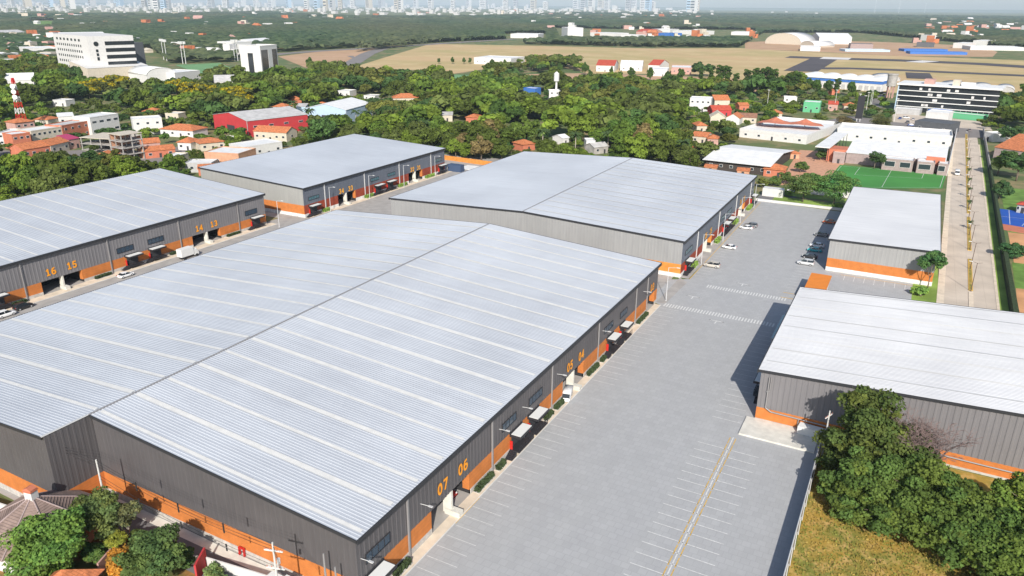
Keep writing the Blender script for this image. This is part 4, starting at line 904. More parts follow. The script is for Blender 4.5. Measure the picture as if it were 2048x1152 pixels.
B('low white house left of the blue tank among the trees',(728,200),(750,201),10,3.2,'wall white','roof grey',win=(2,1))
B('small orange roof left of the grass clearing',(932,247),(956,248),10,4,'wall terracotta','tile orange','hip',rise=1.8,win=(1,1))
B('pale house left of the small orange roof',(885,243),(905,243),9,4,'wall cream','roof grey','mono',rise=1,win=(1,1))
B('orange roof corner below the grass clearing',(1046,303),(1070,300),9,3.5,'wall terracotta','tile orange','hip',rise=2,win=(1,1))
B('white house in the trees beside the orange gabled hut',(1125,290),(1138,288),8,3.6,'wall white','roof white','gable',rise=1.4,win=(1,1))
B('white and grey two part house behind the centre warehouse',(1172,300),(1190,300),9,4.5,'wall white','roof white',win=(1,1))
B('open grey roofed house right behind the centre warehouse',(1188,309),(1216,306),8,3.6,'raw concrete','roof grey','gable',rise=1.6,win=(2,1))
B('white house with a tank on top in the trees',(1098,200),(1120,200),10,7,'wall white','roof white',win=(2,2))
solo('water_tank',MB().tube((0,0,0),(0,0,14),1.0,.8,10).tube((0,0,14),(0,0,20),2.2,2.2,12).tube((0,0,20),(0,0,21.5),2.2,.3,12),'wall white','slim white water tower rising from the trees in the centre','water tower',tuple(G(1112,197)),smooth=False)
t=B('blue and white fuel station roof in the trees',(1047,188),(1070,190),9,5,'wall blue','roof white',win=(0,1),cat='building',name='canopy_building')
# ---- right middle
B('white modern villa with blue panel',(1378,222),(1420,224),13,9,'wall white','roof white',win=(4,2),swin=2); 
B('cream house with orange gable roof behind the red one',(1428,218),(1458,218),14,6.5,'wall cream','tile orange','gable',rise=3,win=(2,1))
B('red walled house with red roof',(1424,232),(1462,232),12,4,'wall red','tile red','gable',rise=2.6,win=(2,1))
B('pale chapel like house with striped tile roof',(1420,247),(1450,248),12,4.2,'wall cream','wall cream','gablef',rise=3.,win=(1,1))
B('second pale gabled house with terracotta stripes',(1451,248),(1478,250),12,4.2,'wall white','tile orange','gablef',rise=2.6,win=(1,1))
B('long terracotta tiled house beside the white parapet building',(1470,245),(1512,247),14,3.6,'wall cream','tile old','gable',rise=2.,win=(3,1))
B('orange roofed house left of the dark round trees',(1393,264),(1413,264),10,3.8,'wall cream','tile orange','hip',rise=2,win=(1,1))
B('terracotta roofed house nearest the white school roof',(1382,285),(1412,288),11,3.8,'wall cream','tile orange','gable',rise=1.8,win=(2,1))
B('small orange cottage above the white school roof',(1414,290),(1436,291),8,3.6,'wall pink','tile orange','hip',rise=1.8,win=(1,1))
B('orange roof behind the pale chapel house',(1478,222),(1497,222),9,4,'wall terracotta','tile orange','gable',rise=1.5,win=(1,1))
B('bright green shop building',(1605,224),(1638,226),12,7,'wall green','roof white',win=(3,1))
B('small pink and white house right of the green shop',(1655,222),(1674,223),10,5,'wall pink','tile red','gable',rise=1.8,win=(2,1))
B('orange roofed kiosk behind the pink house',(1663,190),(1678,190),10,4,'wall terracotta','tile orange','gable',rise=1.6,win=(1,1))
# school complex
a=G(1412,338); 
t=B('big white low hall with very broad white roof at the school, left part',(1411,338),(1534,352),46,4.6,'eave shade wall','roof white','gable',rise=2.2,win=(6,1),cat='school hall',name='school_hall',ovh=1.5)
t=B('white parapet building with courtyard roofs behind the broad white hall',(1478,274),(1612,289),66,3.6,'wall white','roof white',win=(5,1),cat='school hall',name='school_hall',par=1.6)
t=thing('tensile_roof','terracotta double peaked tent roof over the school courtyard','canopy',tuple(G(1575,268,0)),.1)
m=MB()
for cx in(-8,9):
    pk=(cx,2,9.5); rim=[(cx-11,-3,6.2),(cx-3,-7,7),(cx+4,-7,6.6),(cx+11,-4,6.4),(cx+9,7,6.2),(cx-8,8,6.2)]
    mids=[tuple(Vector(r).lerp(Vector(pk),.5)-Vector((0,0,.6))) for r in rim]
    m.add([pk]+mids+rim,[(0,1+i,1+(i+1)%6) for i in range(6)]+[(1+i,7+i,7+(i+1)%6,1+(i+1)%6) for i in range(6)])
part('membrane',m,'wall terracotta',t); part('mast',MB().tube((-8,2,0),(-8,2,9.4),.2).tube((9,2,0),(9,2,9.4),.2),'pale steel',t)
t=B('orange tiled open pavilion in front of the broad white hall',(1526,352),(1566,356),9,3.4,'wall terracotta','tile orange','hip',rise=2,win=(2,1),name='pavilion',cat='pavilion')
B('small orange roof beside the school pavilion',(1580,318),(1598,318),6,2.8,'wall brick pale','tile orange','hip',rise=1.1,win=(1,1))
for k,(x,y) in enumerate(((1420,345),(1485,352))): B('small orange porch roof along the near side of the white hall, %s one'%('left','right')[k],(x-12,y),(x+12,y+2),3,2.6,'wall brick pale','tile orange','mono',rise=.6,win=(1,1),keep=False)
def canopy(label,pL,pR,depth,h,roof='roof white'):
    a=G(*pL); b=G(*pR); d=b-a; W=d.length; t=thing('walkway_canopy',label,'canopy',tuple(a),math.atan2(d.y,d.x)); part('roof',MB().box(0,W,0,depth,h,h+.35),roof,t); m=MB()
    for k in range(6):
        for x in(.4,W-.4): m.tube((x,depth*k/5*.98+.3,0),(x,depth*k/5*.98+.3,h),.15)
    part('post',m,'dark frame',t)
    u=d/W; v=Vector((-u.y,u.x,0)); c=[PX(q) for q in(a,b,a+v*depth+Vector((0,0,h)),b+v*depth+Vector((0,0,h)))]; KEEP.append((min(p[0] for p in c),min(p[1] for p in c),max(p[0] for p in c),max(p[1] for p in c),dist(a)))
    FOOT.append([tuple((a)[:2]),tuple((b)[:2]),tuple((b+v*depth)[:2]),tuple((a+v*depth)[:2])])
    return t
canopy('high white walkway roof on dark posts between the two school halls',(1626,322),(1655,325),55,7)
t=B('long white school hall behind the football pitch with brown red ends',(1690,326),(1886,345),27,5.2,'wall mauve brick','roof white','mono',rise=2.6,win=(0,1),cat='school hall',name='school_hall',par=.3)
part('end_panel',MB().box(-9,-.4,.5,12,0,6.2),'wall terracotta',t); part('end_panel',MB().box((G(1886,345)-G(1690,326)).length-8,(G(1886,345)-G(1690,326)).length-.1,-.6,-.45,3,7),'wall terracotta',t)
B('taller white parapet hall behind the long school hall',(1672,280),(1900,298),24,6,'wall white','roof white',win=(8,1),cat='school hall',name='school_hall',par=1.2)
B('brick pavilion behind the football goal, with two dark doors',(1762,339),(1823,345),8,5,'wall mauve brick','roof white',win=(2,1),name='changing_room',cat='pavilion',door=False,ww=4.5,wh=3)
B('middle brick pavilion behind the pitch with one dark door',(1831,346),(1866,349),8,5,'wall mauve brick','roof white',win=(1,1),name='changing_room',cat='pavilion',door=False,ww=6,wh=3.4)
B('right brick pavilion behind the pitch beside the street wall',(1873,350),(1893,352),8,5,'wall mauve brick','roof white',win=(1,1),name='changing_room',cat='pavilion',door=False,ww=4,wh=3.4)
B('low brick annex with a red porch left of the brick pavilions',(1664,326),(1688,328),8,5,'wall mauve brick','roof white',win=(1,1),name='changing_room',cat='pavilion')
a=G(1893,352); b=G(1912,268); d=b-a; solo('boundary_wall',MB().box(0,d.length,-.2,.2,0,3.4),'wall white','bright white wall between the school and the street','wall',tuple(a),rz=math.atan2(d.y,d.x))
B('dark slate and white service station block',(1826,262),(1897,270),18,6,'roof slate','roof slate',win=(3,1),cat='building',name='service_station')
B('white flat annex beside the slate service station',(1848,249),(1893,253),16,8,'wall white','roof white',win=(3,1),cat='building',name='service_station')
B('white guard house right of the street',(1966,280),(1984,284),16,4.5,'wall white','roof white',win=(1,1))
B('wide orange roof at the right edge with dark side wall',(1984,322),(2080,338),42,7,'wall mauve brick','tile orange','gable',rise=5,win=(3,1),cat='building',name='gymnasium')
B('grey and red kiosk above the blue court',(2032,425),(2056,429),5,3.2,'wall grey','tile red','hip',rise=1,win=(3,1))
solo('water_tank',MB().box(0,9,0,2,0,1.9).tube((1,1,1.9),(1,1,2.6),.9,n=10).tube((4,1,1.9),(4,1,2.6),.9,n=10).tube((7,1,1.9),(7,1,2.6),.9,n=10),'raw concrete','row of grey tanks above the wide orange roof','water tank',tuple(G(2003,262)))
# glass office block
def office(label,pL,pR,depth,h,fl):
    a=G(*pL); b=G(*pR); d=b-a; W=d.length; u=d/W; v=Vector((-u.y,u.x,0)); t=thing('office_building',label,'office building',tuple(a),math.atan2(d.y,d.x))
    FOOT.append([tuple((a-v*26)[:2]),tuple((b-v*26)[:2]),tuple((b+v*depth)[:2]),tuple((a+v*depth)[:2])]); c=[PX(q) for q in(a,b,a+v*depth+Vector((0,0,h)),b+v*depth+Vector((0,0,h)))]; KEEP.append((min(p[0] for p in c),min(p[1] for p in c),max(p[0] for p in c),max(p[1] for p in c),dist(a)))
    part('glass_wall',MB().box(0,W,0,depth,0,h),'black glass',t); fh=h/fl
    for k in range(1,fl): part('floor_slab',MB().box(-.6,W+.3,-.9,-.02,k*fh-.28,k*fh+.25),'roof white',t)
    part('roof',MB().box(-1.5,W+1.5,-2.2,depth+1,h,h+1.1),'roof white',t); part('end_wall',MB().box(-.7,-.02,-1,depth,0,h-.05),'wall sky blue',t)
    for k in range(1,18): part('mullion',MB().box(W*k/18-.1,W*k/18+.1,-.35,-.02,0,fh-.3) if k>8 else MB().box(W*k/18-.06,W*k/18+.06,-.2,-.02,fh*.1,fh-.3),'pale steel',t)
    r=random.Random(4)
    for k in range(14): 
        x=r.uniform(4,W-6); f=r.randrange(1,fl); part('white_blind',MB().box(x,x+r.uniform(1.2,3.4),-.12,-.02,f*fh+.7,f*fh+fh*.62),'wall white',t)  # plain white blinds at random spots on the glass
    part('roof_plant',MB().box(W*.24,W*.34,4,12,h+1.1,h+4.5),'wall pink',t); part('roof_plant',MB().box(W*.53,W*.6,3,10,h+1.1,h+5),'wall cream',t); part('roof_plant',MB().box(W*.62,W*.75,3,8,h+1.1,h+3.6),'roof white',t)
    return t
office('four storey black glass office block with white floor bands and white roof',(1790,221),(1988,236),26,19,5)
B('long white covered car bays left of the glass block entrance',(1787,227),(1838,231),10,3.5,'wall grey','roof white',win=(0,1),name='car_port',cat='car port')
B('white covered bays right of the glass block entrance',(1854,230),(1888,234),10,3.5,'wall blue','roof white',win=(0,1),name='car_port',cat='car port')
B('green fronted canopy in front of the glass block',(1889,235),(1966,243),8,3.4,'wall green','roof white',win=(0,1),name='car_port',cat='car port')
t=thing('water_tower','brick round water tower left of the glass office block','water tower',tuple(G(1778,196)))
for k in range(8): an=k*PI/4; part('column',MB().tube((math.cos(an)*2.6,math.sin(an)*2.6,0),(math.cos(an)*2.6,math.sin(an)*2.6,10),.4),'wall pink',t)
part('tank',MB().tube((0,0,10),(0,0,19),3.8,4,20),'raw concrete',t); part('rim',MB().tube((0,0,19),(0,0,20),4.4,4.4,20),'raw concrete',t)
t=thing('billboard','tall black narrow advertising pylon in front of the trees','billboard',tuple(G(1716,243)),0); part('panel',MB().box(-2.2,2.2,-.4,.4,2,17),'dark frame',t); part('post',MB().tube((-1,0,0),(-1,0,2),.3).tube((1,0,0),(1,0,2),.3),'pale steel',t)
for k,(x,y) in enumerate(((1714,232),(1724,236),(1731,228),(1738,222),(1742,214),(1533,222),(1668,222),(1788,243))):
    g=G(x,y); solo('flag_mast',MB().tube((0,0,0),(0,0,15),.16,.1,6).box(-.8,.8,-.2,.2,15,15.3),'canopy white','tall white mast, %s of those around the car parks'%od[k],'mast',tuple(g))
# airfield hangar row with blue stripe
a=G(1592,172); b=G(1762,184); d=b-a; W=d.length; t=thing('hangar_row','row of white shell roofed hangars with a blue stripe at the airfield edge','hangar',tuple(a),math.atan2(d.y,d.x)); n=5
c=[PX(q) for q in(a,b,a+Vector((0,30,11)),b+Vector((0,30,11)))]; KEEP.append((min(p[0] for p in c)+20,min(p[1] for p in c),max(p[0] for p in c),max(p[1] for p in c)+16,dist(a)))
for k in range(n):
    w_=W/n; N=10; pts=[(w_*k+w_/2-math.cos(PI*i/N)*w_/2*.98,9.2+math.sin(PI*i/N)*3.) for i in range(N+1)]
    part('shell_roof',MB().xprism([(p[0],p[1]) for p in pts[::-1]],-1,34),'roof white',t)
    for q in range(3): part('door',MB().box(w_*k+w_*(q+.15)/3,w_*k+w_*(q+.8)/3,-.15,-.01,0,4.6),'wall grey',t)
part('wall',MB().box(0,W,0,33,0,6.6),'wall white',t); part('stripe',MB().box(-.2,W+.2,-.3,33,6.61,9.19),'wall blue',t)
for k,(x0,x1,y) in enumerate(((1890,1945,182),(1946,1990,186),(1991,2028,189),(1745,1800,165))):
    B('low grey arched hangar behind the office block, %s from the left'%('second','third','fourth','first')[k],(x0,y-4),(x1,y-2),30,2,'wall grey','roof grey','arch',rise=3.6,win=(0,1),name='hangar',cat='hangar')
# ---- airfield far side
def stadium(label,pL,pR,depth,h,name='arch_hall'):
    return B(label,pL,pR,depth,2,'wall cream','wall white','arch',rise=h,win=(0,1),name=name,cat='arched hall')
stadium('large white arched shell hall beyond the airfield',(1530,87),(1602,90),70,20); stadium('smaller arched shell beside the large shell hall',(1600,93),(1628,95),50,9)
B('wide white hangar with pale gable roof beyond the airfield',(1637,88),(1702,89),90,14,'wall white','roof white','gable',rise=7,win=(0,1),cat='hangar',name='hangar')
B('dark stepped grandstand right of the wide white hangar',(1700,98),(1745,99),40,9,'wall mauve brick','roof slate',win=(0,1),cat='grandstand',name='grandstand')
B('dark roofed grandstand in the middle of the sports ground',(1832,94),(1868,95),30,8,'roof slate','roof slate',win=(0,1),cat='grandstand',name='grandstand')
B('long blue roofed stand, upper one of two',(1808,103),(1895,104),25,4,'wall blue','pool blue',win=(0,1),cat='grandstand',name='grandstand',par=.2)
B('long blue roofed stand, lower one of two',(1820,108),(1934,110),25,4,'wall blue','pool blue',win=(0,1),cat='grandstand',name='grandstand',par=.2)
B('low pale sheds left of the blue stands',(1690,103),(1780,104),30,3,'wall sky blue','roof white',win=(0,1),cat='shed',name='shed')
B('white and blue round roofed building at the airfield edge',(1600,102),(1640,103),50,7,'wall white','roof white',win=(0,1),cat='hall',name='hall')
farb=[((1021,76),(1076,77),60,9,'long white building at the forest edge beyond the airfield'),((1135,75),(1166,75),60,22,'white cube building beyond the airfield'),((1180,74),(1228,76),60,10,'low white and pink block right of the white cube building'),
 ((1242,76),(1275,77),50,7,'low pale block left of the red roofs beyond the airfield'),((1345,68),(1402,70),70,9,'white long shed right of the red roofs beyond the airfield'),((1302,64),(1340,65),70,8,'white shed left of the long white shed'),((1372,76),(1410,77),50,6,'pale low shed in front of the long white shed'),
 ((1462,70),(1508,71),60,8,'pink and white long shed near the right woods'),((1576,60),(1606,61),60,8,'red-brick works with three white silos'),((1905,96),(1930,97),60,9,'white shed right of the stands'),((1945,90),(1972,91),60,9,'white and pink shed near the right edge'),((1940,100),(2048,102),50,6,'long pale stable roof at the right edge')]
for pL,pR,dp,h,l in farb: B(l,pL,pR,dp,h,'wall white','roof white',win=(0,1),cat='building',name='far_building')
B('red roofed low hall beyond the airfield',(1272,70),(1304,71),60,9,'wall pink','tile red','gable',rise=6,win=(0,1),cat='hall',name='hall')
B('blue roofed low hall beyond the airfield',(1312,73),(1338,74),60,8,'wall blue','pool blue',win=(0,1),cat='hall',name='hall')
B('white hall with vaulted parts in the middle of the dry field',(948,128),(1022,131),45,8,'wall white','roof white',win=(5,1),cat='hall',name='hall')
B('white hall with red roof by the airfield trees',(1192,143),(1228,144),40,7,'wall white','tile red','gable',rise=5,win=(3,1),cat='hall',name='hall'); B('long white hall with red roof right of the first one',(1240,142),(1284,143),40,6,'wall white','roof white','gable',rise=5,win=(3,1),cat='hall',name='hall')
B('red roofed hall behind the trees of the airfield edge',(1296,142),(1318,143),40,7,'wall white','tile red','gable',rise=5,win=(2,1),cat='hall',name='hall'); B('white and pink hall right of the red roofed halls',(1342,148),(1382,149),35,7,'wall pink','roof white',win=(3,1),cat='hall',name='hall'); B('white hall behind the tall dark trees',(1300,152),(1334,153),30,7,'wall white','roof white',win=(2,1),cat='hall',name='hall')
# ---- hotel
def grid(t,x0,x1,z0,z1,nx,nz,d,w_,h,side=None):
    m=MB()
    for i in range(nx):
        for j in range(nz):
            x=x0+(x1-x0)*(i+.5)/nx-w_/2; z=z0+(z1-z0)*(j+.5)/nz-h/2
            if side is None: m.box(x,x+w_,d-.15,d-.01,z,z+h)
            else: m.box(side+.01,side+.15,x,x+w_,z,z+h)
    return m
a=G(122,152); b=G(190,165); d=b-a; W=d.length; t=thing('hotel_building','large white hotel with square windows and dark striped wing','hotel',tuple(a),math.atan2(d.y,d.x)); H=42
u=d/W; v=Vector((-u.y,u.x,0)); FOOT.append([tuple((a-v*5)[:2]),tuple((b-v*5)[:2]),tuple((b+v*95)[:2]),tuple((a+v*95)[:2])]); KEEP.append((118,92,305,150,dist(a)))
part('wall',MB().box(0,W,0,42,0,H),'wall white',t)
for j in range(4): part('window_band',MB().box(W-.01,W+.3,15,42.2,15+j*6.2,18.4+j*6.2),'black glass',t)
part('emblem',MB().tube((W+.02,7,H-7),(W+.35,7,H-7),2.2,n=14),'black glass',t); part('lettering',MB().box(W+.02,W+.3,6,8,H-22,H-19).box(W+.02,W+.3,6,8,H-18,H-15.5).box(W+.02,W+.3,6,8,H-14.5,H-12),'black glass',t)
for j in range(7):
    part('window_row',grid(t,W*.06,W*.82,4+j*5.2,9+j*5.2,12 if j<6 else 7,1,0,W*.028 if j<6 else W*.05,2.2),'pane',t)
# ---------------------------------------------------------------- garden house and walls at the lower left
c=G(62,990,7.6); t=thing('garden_house','old brown roofed octagonal house with white chimney at lower left','house',(c.x,c.y,0),.2)
n=8; Rr=8.2; ze=3.1; zt=7.4; m=MB(); e=[(math.cos(2*PI*k/n+.3)*Rr,math.sin(2*PI*k/n+.3)*Rr,ze) for k in range(n)]; a=(0,0,zt)
part('wall',MB().prism([(p[0]*.88,p[1]*.88) for p in e],0,ze+.2),'wall white',t)
m.add(e+[a],[(k,(k+1)%n,n) for k in range(n)]); rf=part('roof',m,'tile brown',t)
r=MB()
for k in range(n):
    p=Vector(e[k]); q=Vector(a); r.tube(p+Vector((0,0,.05)),q+Vector((0,0,.05)),.13,.1,6)
part('ridge_tiles',r,'wall mauve brick',rf)
cr=MB()
for j in range(1,22):
    u=j/22
    for k in range(n):
        p=Vector(e[k]).lerp(Vector(a),u); q=Vector(e[(k+1)%n]).lerp(Vector(a),u); cr.tube(p+Vector((0,0,.02)),q+Vector((0,0,.02)),.06,.06,4,False)
part('tile_courses',cr,'tile brown',rf)
ch=part('chimney',MB().box(-.65,.65,-.5,.6,zt-1.2,zt+.9),'wall white',t); part('cap',MB().box(-.75,.75,-.6,.7,zt+.9,zt+1.05).xprism([(-.7,zt+1.25),(0,zt+1.6),(.7,zt+1.25),(.7,zt+1.06),(-.7,zt+1.06)],-.5,.6),'wall terracotta',ch)
c=G(20,1085,2.6); B_=thing('garden_pavilion','low orange tiled roof hidden in the shrubs beside the bright green tree','pavilion',tuple(G(160,1078,0)),.5)
part('roof',MB().add([(-2.6,-2,2.3),(2.6,-2,2.3),(2.6,2,2.3),(-2.6,2,2.3),(-.8,0,3.6),(.8,0,3.6)],[(0,1,5,4),(1,2,5),(2,3,4,5),(3,0,4)]),'tile orange',B_); part('wall',MB().box(-2,2,-1.5,1.5,0,2.35),'wall brick pale',B_)
g=G(150,1160,2.4); t=thing('ridge_roof','bright orange tiled roof cut by the bottom frame edge at left','house',(g.x,g.y,0),.3)
part('roof',MB().add([(-4,-4,2.2),(2,-4,2.2),(2.4,2.6,2.4),(-1.5,-.2,4.0),(-4,1,2.2)],[(0,1,3),(1,2,3),(3,2,4),(0,3,4)]),'tile orange',t); part('wall',MB().box(-3.6,1.6,-3.6,.4,0,2.2),'wall cream',t)
def wallpx(a,b,h,th,mat,label):
    A=G(*a); Bp=G(*b); d=Bp-A; return solo('garden_wall',MB().box(0,d.length,-th/2,th/2,0,h),mat,label,'wall',tuple(A),rz=math.atan2(d.y,d.x))
wallpx((200,1150),(262,1078),1.9,.25,'wall pink','pink garden wall climbing beside the yellow green shrub')
wallpx((395,1165),(414,1128),2.8,.25,'wall red','bright red garden wall below the grey service lane')
wallpx((372,1128),(412,1132),1.6,.2,'wall cream','cream wall stub touching the red garden wall')
wallpx((415,1132),(545,1172),1.5,.2,'wall white','low white wall along the grey service lane at the bottom')
wallpx((-20,1015),(40,1035),1.5,.25,'wall white','white wall behind the brown roofed house')
t=thing('shade_sail','dark green triangular shade cloth beside the slim pole','shade sail',tuple(G(240,1040,0)))
p=[G(210,1000,3.6),G(262,1010,3.2),G(275,1022,2.6),G(240,1012,2.8)]; o0=Vector(t.location)
part('cloth',MB().add([tuple(q-o0) for q in p]+[tuple(q-o0-Vector((0,0,.05))) for q in p],[(0,1,2,3),(7,6,5,4)]),'hedge',t)
# ---------------------------------------------------------------- more cars: the car parks beyond the school and the left street
lots=[((1560,262),'silver'),((1575,255),'white'),((1592,250),'grey'),((1606,262),'white'),((1640,250),'black'),((1655,256),'silver'),((1690,262),'grey'),((1700,242),'white'),((1762,248),'silver'),((1815,246),'grey'),((1822,252),'blue'),((1755,262),'white'),((1905,262),'black'),((1938,262),'grey'),((285,346),'white'),((300,350),'red'),((276,341),'silver'),((1800,238),'blue'),((1812,237),'white'),((1826,240),'silver')]
for k,((x,y),c) in enumerate(lots):
    g=G(x,y); loc=('left end of the avenue car park','avenue car park beside the tent roof','middle of the avenue','avenue right of the tall mast','slate service station','entrance of the glass block') 
    ref=loc[0] if x<1580 else loc[1] if x<1630 else loc[2] if x<1700 else loc[3] if x<1790 else loc[4]
    if x<400: ref='left street behind the left warehouse roof'
    if 1795<x<1830 and y<245: ref=loc[5]
    if x>1900: ref='crossing at the far end of the street'
    car('suv' if k%3==0 else 'sedan',c,'%s %s parked at the %s'%(c,'estate car' if k%3==0 else 'car',ref) if k!=15 else 'red car on the left street behind the left warehouse roof',g.x,g.y,random.uniform(-.2,.2)+(1.57 if k%2 else 0),None)
g=G(1882,247); t=car('van','teal','turquoise bus standing before the glass office block',g.x,g.y,0,None,'bus',name='bus'); t.scale=(2.2,1.3,1.4)
a=G(190,160); b=G(272,156)
t3=B('dark drum shaped block right of the hotel',(272,150),(296,148),25,32,'roof slate','roof slate',win=(0,1),cat='building',name='office_building')
FOOT.append([tuple((a-Vector((5,20,0)))[:2]),tuple((b+Vector((50,-20,0)))[:2]),tuple((b+Vector((60,60,0)))[:2]),tuple((a+Vector((0,60,0)))[:2])])
B('low white banquet hall with swept roof in front of the hotel',(180,168),(300,160),40,14,'wall cream','wall white','mono',rise=5,win=(0,1),cat='hall',name='banquet_hall')
B('white arched pavilion right of the hotel',(296,168),(352,164),40,8,'wall white','roof white','arch',rise=6,win=(0,1),cat='hall',name='banquet_hall')
B('low white block at the right end of the hotel grounds',(352,166),(402,160),30,9,'wall white','roof white',win=(4,1),cat='hall',name='banquet_hall')
t=B('white tower block with dark glass panel and white centre stripe',(526,155),(559,150),24,30,'wall white','roof white',win=(0,1),cat='tower block',name='tower_block',par=1.5)
Wt=(G(559,150)-G(526,155)).length; part('glass_panel',MB().box(Wt*.05,Wt*.95,-.3,-.01,2,27),'black glass',t); part('centre_stripe',MB().box(Wt*.42,Wt*.66,-.5,-.31,4,27),'wall white',t); part('glass_panel',MB().box(-.3,-.01,9,15,2,24),'black glass',t)
farl=[((0,74),(54,72),50,8,'roof grey','long pale shed at the far left edge'),((120,82),(215,80),60,10,'roof white','long white roofed arena with red wall'),((55,112),(118,110),50,10,'roof white','white school like block left of the hotel'),((0,125),(40,122),35,10,'roof white','white and red block at the left edge below the hotel'),
 ((225,88),(265,88),50,9,'roof grey','grey roofed block behind the hotel'),((160,52),(200,52),60,9,'roof white','pale block far behind the hotel'),((330,95),(395,94),50,6,'roof white','long low pale block above the football ground'),((400,97),(460,97),40,6,'roof white','low block left of the white tower surroundings'),
 ((470,100),(505,98),40,12,'roof white','white and orange shop left of the white tower'),((505,92),(550,88),40,6,'roof white','white shed above the white tower'),((12,178),(70,176),30,7,'roof white','white shed at the left edge below the mast'),((430,173),(470,172),25,4,'roof grey','pale low shed in the trees below the football ground')]
for pL,pR,dp,h,rf,l in farl: B(l,pL,pR,dp,h,'wall red' if 'red wall' in l else 'wall white',rf,'gable' if 'shed' in l or 'arena' in l else 'flat',rise=5,win=(0,1),cat='building',name='far_building')
# steel lattice mast with antennas at far left, floodlights
t=thing('antenna_mast','red and white lattice mast with dish antennas at the far left','antenna mast',tuple(G(48,262))); m=MB()
for k in range(9):
    q=m if k%2 else MB(); s0=3.2*(1-k/9*.8); s1=3.2*(1-(k+1)/9*.8); z0=k*3.4; z1=z0+3.4
    for i in range(4):
        an=PI/4+i*PI/2; bn=an+PI/2; p0=Vector((math.cos(an)*s0,math.sin(an)*s0,z0)); p1=Vector((math.cos(an)*s1,math.sin(an)*s1,z1)); p2=Vector((math.cos(bn)*s1,math.sin(bn)*s1,z1)); p3=Vector((math.cos(bn)*s0,math.sin(bn)*s0,z0))
        q.tube(p0,p1,.22,.2,5); q.tube(p0,p2,.12,.12,4); q.tube(p3,p1,.12,.12,4)
    if not k%2: part('red_section',q,'red panel',t)
part('lattice',m,'canopy white',t) 
for k in range(3): part('dish',MB().tube((1.5,-1.5,20+k*3),(1.9,-2.1,20+k*3),1.1,1.4,12),'canopy white',t)
KEEP.append((36,180,62,235,dist(G(48,262))))
for k,(x,y) in enumerate(((328,120),(334,122),(366,128),(372,128),(470,122),(476,122))):
    solo('floodlight',MB().tube((0,0,0),(0,0,24),.5,.3,6).box(-3.5,3.5,-.6,.6,24,27),'pale steel','white floodlight mast of the far football ground, %s from the left'%od[k].replace('nearest','first',1).replace('second first','second'),'floodlight',tuple(G(x,y)))
# ---- airfield surfaces
pxsheet('airfield_grass',[(690,140),(760,118),(860,88),(1045,91),(1300,97),(1480,96),(1560,101),(1800,112),(2080,122),(2080,215),(1960,186),(1880,185),(1765,186),(1590,172),(1400,150),(1325,148),(1180,148),(1100,128),(1020,131),(905,148),(830,140)],.10,'dry field')
pxsheet('bare_field',[(556,113),(640,103),(760,97),(745,106),(692,138),(610,135)],.11,'pink field')
pxsheet('bare_field',[(1000,150),(1180,146),(1500,158),(1600,172),(1560,185),(1330,178),(1180,168)],.09,'pink field')
pxsheet('grass_clearing',[(1005,252),(1100,256),(1094,286),(1040,283),(1008,280)],.08,'lawn bright')
pxsheet('grass_clearing',[(965,283),(1012,281),(1015,296),(962,298)],.08,'lawn')
pxsheet('grass_clearing',[(62,42),(105,42),(100,55),(70,55)],.08,'lawn')
pxsheet('football_field',[(905,149),(975,152),(972,178),(908,176)],.13,'turf pale')
pxsheet('football_field',[(350,130),(440,126),(470,140),(400,148)],.13,'turf pale')
pxsheet('sports_ground',[(1490,84),(1620,80),(1760,84),(1960,92),(1995,104),(1985,114),(1800,112),(1620,103),(1490,98)],.14,'pink field')
def pxroad(name,pts,w_,z,mat):
    P=[G(*p) for p in pts]; L=[];R2=[]
    for i,p in enumerate(P):
        d=(P[min(i+1,len(P)-1)]-P[max(i-1,0)]).normalized(); n_=Vector((-d.y,d.x,0))*w_/2; L.append((p+n_)[:2]); R2.append((p-n_)[:2])
    m=MB()
    for i in range(len(P)-1): m.add([(*L[i],z),(*L[i+1],z),(*R2[i+1],z),(*R2[i],z)],[(0,1,2,3)])
    struct(name,m,mat)
pxroad('highway',[(480,118),(560,108),(640,102),(770,95),(900,86),(1030,78)],26,.22,'highway'); pxroad('highway',[(768,96),(735,108),(690,135)],22,.25,'highway'); pxroad('road',[(700,112),(712,118),(735,112)],10,.2,'highway')
pxroad('runway',[(1575,114),(1660,117),(1800,121),(1960,128),(2100,137)],52,.22,'runway'); pxroad('runway_threshold',[(1643,116),(1700,118)],52,.3,'runway pale'); pxroad('runway_threshold',[(1828,122.5),(1862,124.5)],52,.3,'runway pale')
pxroad('taxiway',[(1600,143),(1625,130),(1648,118)],38,.26,'runway'); pxroad('taxiway',[(1620,137),(1700,137),(1810,141),(2100,154)],30,.3,'runway'); pxroad('taxiway',[(1840,158),(1835,146)],26,.34,'runway')
pxroad('access_road',[(1752,215),(1758,195),(1765,183)],9,.1,'highway')
pxsheet('avenue',[(1540,262),(1700,232),(1780,242),(1960,258),(1990,275),(1900,276),(1820,268),(1700,262),(1640,262)],.07,'highway')
pxsheet('forecourt',[(1785,226),(1975,244),(1985,262),(1880,252),(1785,244)],.08,'street concrete')
pxsheet('school_yard',[(1600,300),(1690,305),(1690,326),(1640,377),(1560,370),(1580,330)],.05,'wall brick pale')
pxsheet('side_street',[(0,300),(60,305),(160,300),(250,320),(320,300),(400,285),(420,278),(420,286),(340,318),(260,345),(190,322),(60,326),(0,318)],.07,'highway')
